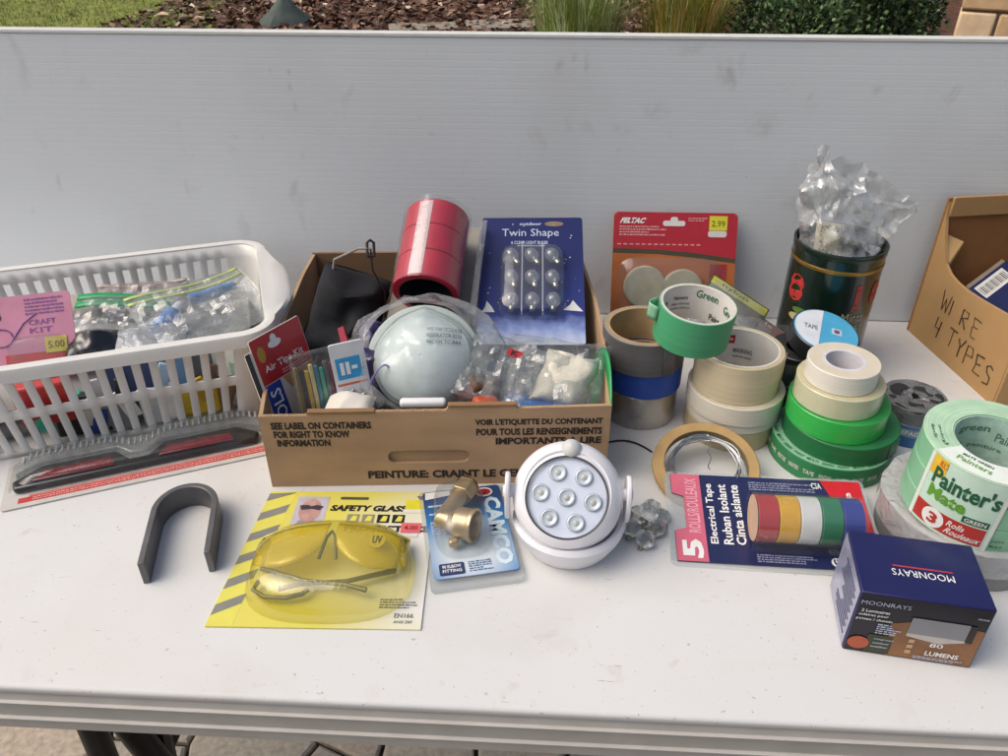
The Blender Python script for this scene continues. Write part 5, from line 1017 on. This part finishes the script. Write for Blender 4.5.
top = perim(HA, HBB, .030, 10, 8); pf = [(-.001, -.002), (-.001, .002), (.004, .0035), (.010, .002), (.0115, -.002), (.0112, -.013), (.0096, -.013), (.0092, -.001)]
vs = []; n = len(top)
for i in range(n):
    a, b = top[i-1], top[(i+1) % n]; d = Vector((b[0]-a[0], b[1]-a[1], 0)).normalized(); nn = Vector((d.y, -d.x, 0))
    x, y = top[i][:2]; bulge = 1 + (1.9 * max(0, 1 - (y/.085)**4) if top[i][2] in (1, 3) else 0)
    for o_, z in pf: vs.append((x + nn.x*o_*(bulge if o_ > .003 else 1), y + nn.y*o_, HBK + z - (.004 if bulge > 1.3 and o_ > .003 else 0)))
k = len(pf); MB().add(vs, [(i*k + q_, ((i+1) % n)*k + q_, ((i+1) % n)*k + (q_+1) % k, i*k + (q_+1) % k) for i in range(n) for q_ in range(k)]).build('rim', BKT, bk, angle=40)

def bp(x, y, z): return (BC.x + x*cos(ba) - y*sin(ba), BC.y + x*sin(ba) + y*cos(ba), z)
def bput(o, x, y, z, rx=0, ry=0, rz=0):
    o.location = Vector(bp(x, y, z)) + Vector((0, 0, TZ)); o.rotation_euler = (R(rx), R(ry), R(rz + 20.5)); return o
# pink picture pack
pk = thing('pink_pack', 'pink picture pack with yellow price sticker leaning in the basket', 'hang pack'); bput(pk, -.079, -.072, .072, 56, 0, -3)
MB().prism(rrect(-.030, .056, 0, .096, .003), 0, .0014).build('card', M('pink_card', '#d38fa6', .45, var=.12, scale=25), pk, smooth=False)
patch(pk, -.018, .051, .004, .030, M('coral_panel', '#c94a45', .45, var=.15, scale=40), .0018); patch(pk, .024, .047, .028, .046, M('sticker_yellow', '#d8c95a', .5), .0024, 'price_sticker'); letters(pk, '5.00', .027, .033, .044, .041, M('sticker_ink2', '#8a7a2a', .5), .0027)
letters(pk, 'CRAFT', .010, .061, .038, .067, M('violet_ink', '#8d5a94', .5), .0018); letters(pk, 'KIT', .010, .052, .034, .058, M('violet_ink', '#8d5a94'), .0018); fineprint(pk, .008, .050, .072, .092, 5, M('violet_ink', '#8d5a94', .5), .0018, 22); letters(pk, '4', -.022, .070, -.017, .078, BLACK, .0018)
MB().tube([(-.020 + .012*cos(i*.5), .050 + .010*sin(i*.5), .0018) for i in range(13)] + [(.004, .064, .0018), (.018, .074, .0018)], .0009, 5).build('drawn_bottle', M('violet_ink', '#8d5a94'), pk)
dome(-.016, .049, .004, .050, .010, 4, .4, 28, 5).build('blister', CLEAR, pk)
def zipbag(name, lb, x, y, z, w_, h_, rx, rz, film, zipm, nz_=2, seed=1, ry=0, zw=.0045):
    t = thing(name, lb, 'zip bag'); bput(t, x, y, z, rx, ry, rz); pillow(w_, h_, .022, seed, .006, 26, 24, 24, .005).build('film', film, t, angle=18)
    for k_ in range(nz_):
        m = MB(); m.grid(lambda u, v: tuple(Vector(((u - .5)*w_*.97, h_*.5 - .004 - .012*k_ + zw*(v - .5), .0015)) + Vector((0, 0, .004*sin(5*u + seed)))), 20, 1); m.build('zip_strip', zipm, t, solid=.0014)
    return t
zipbag('green_zip_bag', 'clear bag with broad green zip strip in the middle of the basket', 0.018, .006, .092, .118, .08, 22, -12, FILM, M('zip_green', '#1f9a5c', .4, var=.08), 2, 101, zw=.009)
zipbag('yellow_zip_bag', 'large clear bag with two yellow-green zip lines at the right end of basket', .116, -.018, .104, .150, .115, 12, 24, FILM, M('zip_lime', '#c3d07a', .35, var=.05), 2, 102)
zipbag('grey_zip_bag', 'hazy grey-pink bag lying along the back wall inside the basket', .036, .064, .082, .115, .070, 26, -8, CL('film_taupe', op=.45, rough=.2, bump=.5, body='#a89a94'), M('zip_grey', '#b9aaa4', .4), 1, 103)
def bit(name, lb, cat, c, x, y, z, sx, sy, sz, rot, bev=.003, rough=.45):
    o = MB().box(-sx/2, sx/2, -sy/2, sy/2, 0, sz).build(name, M(name + c, c, rough, var=.12, coat=.2), None, bevel=bev); tag(o, lb, cat); bput(o, x, y, z, *rot); return o
def cyl(name, lb, cat, c, x, y, z, r_, l_, rot, cap=None):
    t = thing(name, lb, cat); bput(t, x, y, z, *rot); g = MB(); g.t = Matrix.Rotation(R(90), 4, 'Y'); g.lathe([(.0005, -l_/2), (r_*.9, -l_/2), (r_, -l_/2 + .001), (r_, l_/2 - .004), (r_*.6, l_/2), (.0005, l_/2)], 18); g.build('body', M(name + c, c, .4, var=.1, coat=.3), t)
    g = MB(); g.t = Matrix.Rotation(R(90), 4, 'Y'); g.lathe([(r_*.62, l_/2 - .002), (r_*.62, l_/2 + .012), (r_*.4, l_/2 + .016), (.0005, l_/2 + .016)], 14); g.build('cap', M(name + 'cap' + (cap or c), cap or c, .4), t); return t
bit('red_packet', 'red packet low behind the front slots at the left of the basket', 'packet', '#b8302f', -.062, -.098, .030, .055, .014, .056, (8, 0, 2)); bit('black_packet', 'black packet behind the front slots below the pink pack', 'packet', '#1f1f22', -.030, -.096, .006, .06, .014, .050, (-6, 0, -3))
bit('teal_packet', 'teal green packet at the bottom front of the basket', 'packet', '#2fa88c', -.050, -.082, .012, .05, .012, .045, (10, 0, 0)); bit('grey_box', 'small grey box low in the basket behind the lower slots', 'box', '#8d8f92', .004, -.094, .004, .045, .018, .040, (0, 0, 4))
bit('navy_packet', 'navy packet standing behind the upper front slots', 'packet', '#20335c', .030, -.098, .046, .050, .010, .042, (-10, 0, -2)); bit('white_box', 'white small box behind the front slots mid basket', 'box', '#d2d4d6', .052, -.094, .006, .04, .02, .05, (0, 0, 6))
bit('steel_blue_packet', 'steel blue packet near the front wall of the basket', 'packet', '#5d83ab', .075, -.092, .040, .038, .014, .045, (-12, 0, 0)); bit('yellow_packet', 'yellow packet low in the right half of the basket', 'packet', '#d6b92f', .094, -.092, .008, .05, .018, .040, (4, 0, -4))
bit('slate_packet', 'slate grey packet behind the upper slots toward the right end', 'packet', '#4c535c', .100, -.088, .052, .04, .012, .038, (-14, 0, 5)); bit('brown_packet', 'brown paper packet at the right end of the basket floor', 'packet', '#8f6f55', .128, -.088, .006, .04, .02, .055, (0, 0, 3)); bit('pale_green_packet', 'pale green clear packet behind the right end slots', 'packet', '#a9c9b0', .152, -.070, .02, .025, .05, .05, (0, 0, 0))
BITS = (('mint_packet', 'mint green bit of packet peeking through the leftmost upper slots', '#3fb79a', -.066, .024, 12), ('charcoal_packet', 'charcoal packet corner behind the slots under the pink pack', '#2a2a2e', -.048, .052, 16), ('ivory_packet', 'ivory packet corner beside the charcoal one behind the slots', '#d9d3c4', -.024, .020, 14),
        ('silver_packet', 'silvery packet behind the upper slots left of the navy packet', '#b4b8bd', -.006, .054, 15), ('ink_blue_packet', 'ink blue packet behind the lower slots left of centre', '#27408c', -.016, .008, 13), ('pearl_packet', 'pearl white packet below the navy packet behind the slots', '#e0e1e0', .026, .022, 14),
        ('dark_brown_packet', 'dark brown packet behind the upper slots at mid basket', '#2b2220', .017, .050, 10), ('pale_blue_packet', 'pale blue packet next to the steel blue one behind the slots', '#9db9d6', .060, .056, 12), ('white_label_packet', 'white labelled packet behind the lower slots right of centre', '#e3e2de', .070, .012, 14),
        ('umber_packet', 'umber packet behind the upper slots near the yellow packet', '#5b4436', .113, .050, 12), ('mustard_packet', 'mustard packet corner beside the yellow packet', '#b8962c', .108, .030, 13), ('frost_packet', 'frosted white packet behind the last upper slots', '#dfe5e2', .134, .056, 18), ('steel_packet', 'steel grey packet behind the last lower slots', '#7d848a', .142, .014, 16), ('sage_packet', 'sage green packet behind the last slots on the right', '#9fbfa6', .147, .048, 10))
for i, (nm, lb, c, x, z, wd) in enumerate(BITS): bit(nm, lb, 'packet', c, x, -.1085 + .0015*(i % 3) + z*.06, z, wd*.0012, .004, .026 + .006*(i % 3), (-6 + 3*(i % 4), (-18, 9, 22, -7, 14)[i % 5], (-3, 4, 0)[i % 3]), .0012)
cyl('glue_tube', 'blue and white glue tube lying on top of the bags in the basket', 'tube', '#3f7fc4', .070, -.030, .098, .010, .050, (0, -8, 60), '#dfe4ea'); cyl('blue_tube', 'bright blue capped tube by the back wall of the basket', 'tube', '#2f7fc9', .118, .052, .090, .009, .045, (0, -6, 10), '#2f7fc9')
cyl('white_tube', 'white tube lying low behind the lower slots', 'tube', '#d8d9da', .020, -.078, .016, .011, .09, (0, 0, -4), '#2c3f8c'); cyl('grey_tube', 'grey tube lying low in the basket at the left', 'tube', '#7b7f84', -.095, -.070, .014, .011, .09, (0, 0, 12), '#c9c9c9')
o = pillow(.06, .045, .024, 111, .007, 40).build('black_bag', M('black_gloss_bag', '#1b1c1f', .22, var=.2, coat=.6), None); tag(o, 'glossy crumpled black bag beside the pink pack', 'plastic bag'); bput(o, -.006, -.058, .094, 24, 0, -6)
o = pillow(.085, .06, .024, 112, .006, 34).build('silver_bag', CL('silver_film', op=.5, rough=.12, bump=.9, bscale=60, body='#b9bdc2', gloss=.9), None); tag(o, 'crinkled silvery bag in front of the green zip strip', 'plastic bag'); bput(o, .052, -.064, .090, 18, 0, 4)
o = pillow(.06, .05, .02, 113, .006, 34).build('peach_bag', M('peach_bag', '#b7a79c', .6, var=.12), None); tag(o, 'peach coloured paper bag between pink pack and back wall', 'paper bag'); bput(o, -.034, .058, .086, 20, 0, -10)
o = pillow(.33, .20, .05, 114, .012, 16, 30, 20).build('packing_paper', M('packing_paper', '#a9a7a3', .8, var=.12, bump=.4, bscale=60), None); tag(o, 'crumpled grey packing paper filling the basket floor', 'paper'); bput(o, 0, .012, .046)

# ================================================================== RIGHT CARTON
rc = thing('cardboard_box', 'open brown cardboard box with handwritten marker words at the right edge', 'box', (.5235, 1.020, 0), -79.5)
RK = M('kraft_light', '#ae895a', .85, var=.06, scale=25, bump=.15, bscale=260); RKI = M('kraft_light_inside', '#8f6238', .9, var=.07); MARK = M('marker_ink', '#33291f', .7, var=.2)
# local x runs along the left wall towards the viewer, local y into the box
Lx, Ly = .186, .30
topl = [(0, .192), (.004, .170), (.016, .142), (.030, .118), (.044, .110), (.060, .1065), (.085, .105), (.12, .1075), (.16, .1115), (Lx, .114)]
m = MB(); n = len(topl); vs = []
for d in (0, .004):
    vs += [(x, d, 0) for x, _ in topl] + [(x, d, z) for x, z in topl]
fs = [(i, i+1, n+i+1, n+i) for i in range(n-1)] + [(2*n+i+1, 2*n+i, 3*n+i, 3*n+i+1) for i in range(n-1)] + [(n+i, n+i+1, 3*n+i+1, 3*n+i) for i in range(n-1)] + [(0, n, 3*n, 2*n), (n-1, 3*n-1, 4*n-1, 2*n-1)]
m.add(vs, fs).build('side_wall', RK, rc, smooth=False)
MB().box(-.0042, -.0002, 0, Ly, 0, .196).build('back_wall', RKI, rc, smooth=False); MB().box(-.0002, .0040, .004, Ly, .172, .199).build('folded_lip', RK, rc, bevel=.001)
MB().box(Lx + .0002, Lx + .0042, 0, Ly, 0, .118).build('front_wall', RK, rc, bevel=.001); MB().box(0, Lx, Ly, Ly + .004, 0, .19).build('side_wall', RKI, rc, smooth=False); MB().box(.0005, Lx - .0005, .0045, Ly - .0005, .001, .005).build('base', RKI, rc, smooth=False)
MB().add([(.002, .0045, .150), (.030, .0045, .119), (.012, .030, .140), (.002, .0065, .147), (.030, .0065, .116), (.012, .031, .137)], [(0, 1, 2), (5, 4, 3), (0, 3, 4, 1), (1, 4, 5, 2), (2, 5, 3, 0)]).build('torn_flap', M('kraft_pale', '#bf9a68', .85, var=.06), rc, smooth=False)
hr = random.Random(23)
def hand(strokes, x0, z0, s):
    for st in strokes:
        g = MB(); pts = [(x0 + s*(x + hr.uniform(-.07, .07)), -.0004, z0 + s*(z + hr.uniform(-.08, .08))) for x, z in st]; g.tube(pts, hr.uniform(.0006, .0010), 5); g.build('marker_stroke', MARK, rc)
LT = {'W': [[(0, 1), (.2, 0), (.4, .7), (.6, 0), (.8, 1)]], 'I': [[(0, 1), (.05, 0)]], 'R': [[(0, 0), (0, 1), (.4, .9), (.42, .6), (0, .5), (.45, 0)]], 'E': [[(.5, 1), (0, 1), (.02, .5), (.4, .52)], [(.02, .5), (.02, 0), (.5, .02)]], '4': [[(.1, 1), (0, .45), (.5, .5)], [(.4, .9), (.4, 0)]],
      'T': [[(-.1, 1), (.55, 1.05)], [(.22, 1), (.25, 0)]], 'Y': [[(0, 1), (.2, .5), (.45, 1.02)], [(.2, .5), (.2, 0)]], 'P': [[(0, 0), (.02, 1), (.4, .95), (.42, .6), (.02, .5)]], 'S': [[(.5, .9), (.2, 1), (.02, .8), (.2, .55), (.45, .4), (.4, .08), (.0, .02)]]}
for wd, x0, z0, s, st in (('WIRE', .044, .062, .024, .023), ('4TYPES', .048, .024, .025, .0195)):
    for i, ch in enumerate(wd): hand(LT[ch], x0 + i*st + (.012 if ch != '4' and wd[0] == '4' else 0), z0 - i*.0012, s)
nb = thing('barcode_box', 'navy box with white barcode label lying inside the right cardboard box', 'box'); frame(nb, (.566, .985, .085), (.62, -.72, -.35), (.55, .30, .20))
MB().box(0, .10, 0, .075, -.03, 0).build('carton', M('box_deep_navy', '#1c2350', .4, var=.1, coat=.2), nb, bevel=.0012); patch(nb, .004, .024, .006, .060, PAPERW, .0004, 'label')
for i in range(16): patch(nb, .008, .020, .009 + i*.0031, .009 + i*.0031 + (.0008, .0016, .0012)[i % 3], BLACK, .0007, 'bar')
MB().box(-.0052, -.0002, .002, .073, -.029, -.001).build('end_flap', M('flap_grey', '#8d7f70', .6), nb, smooth=False)
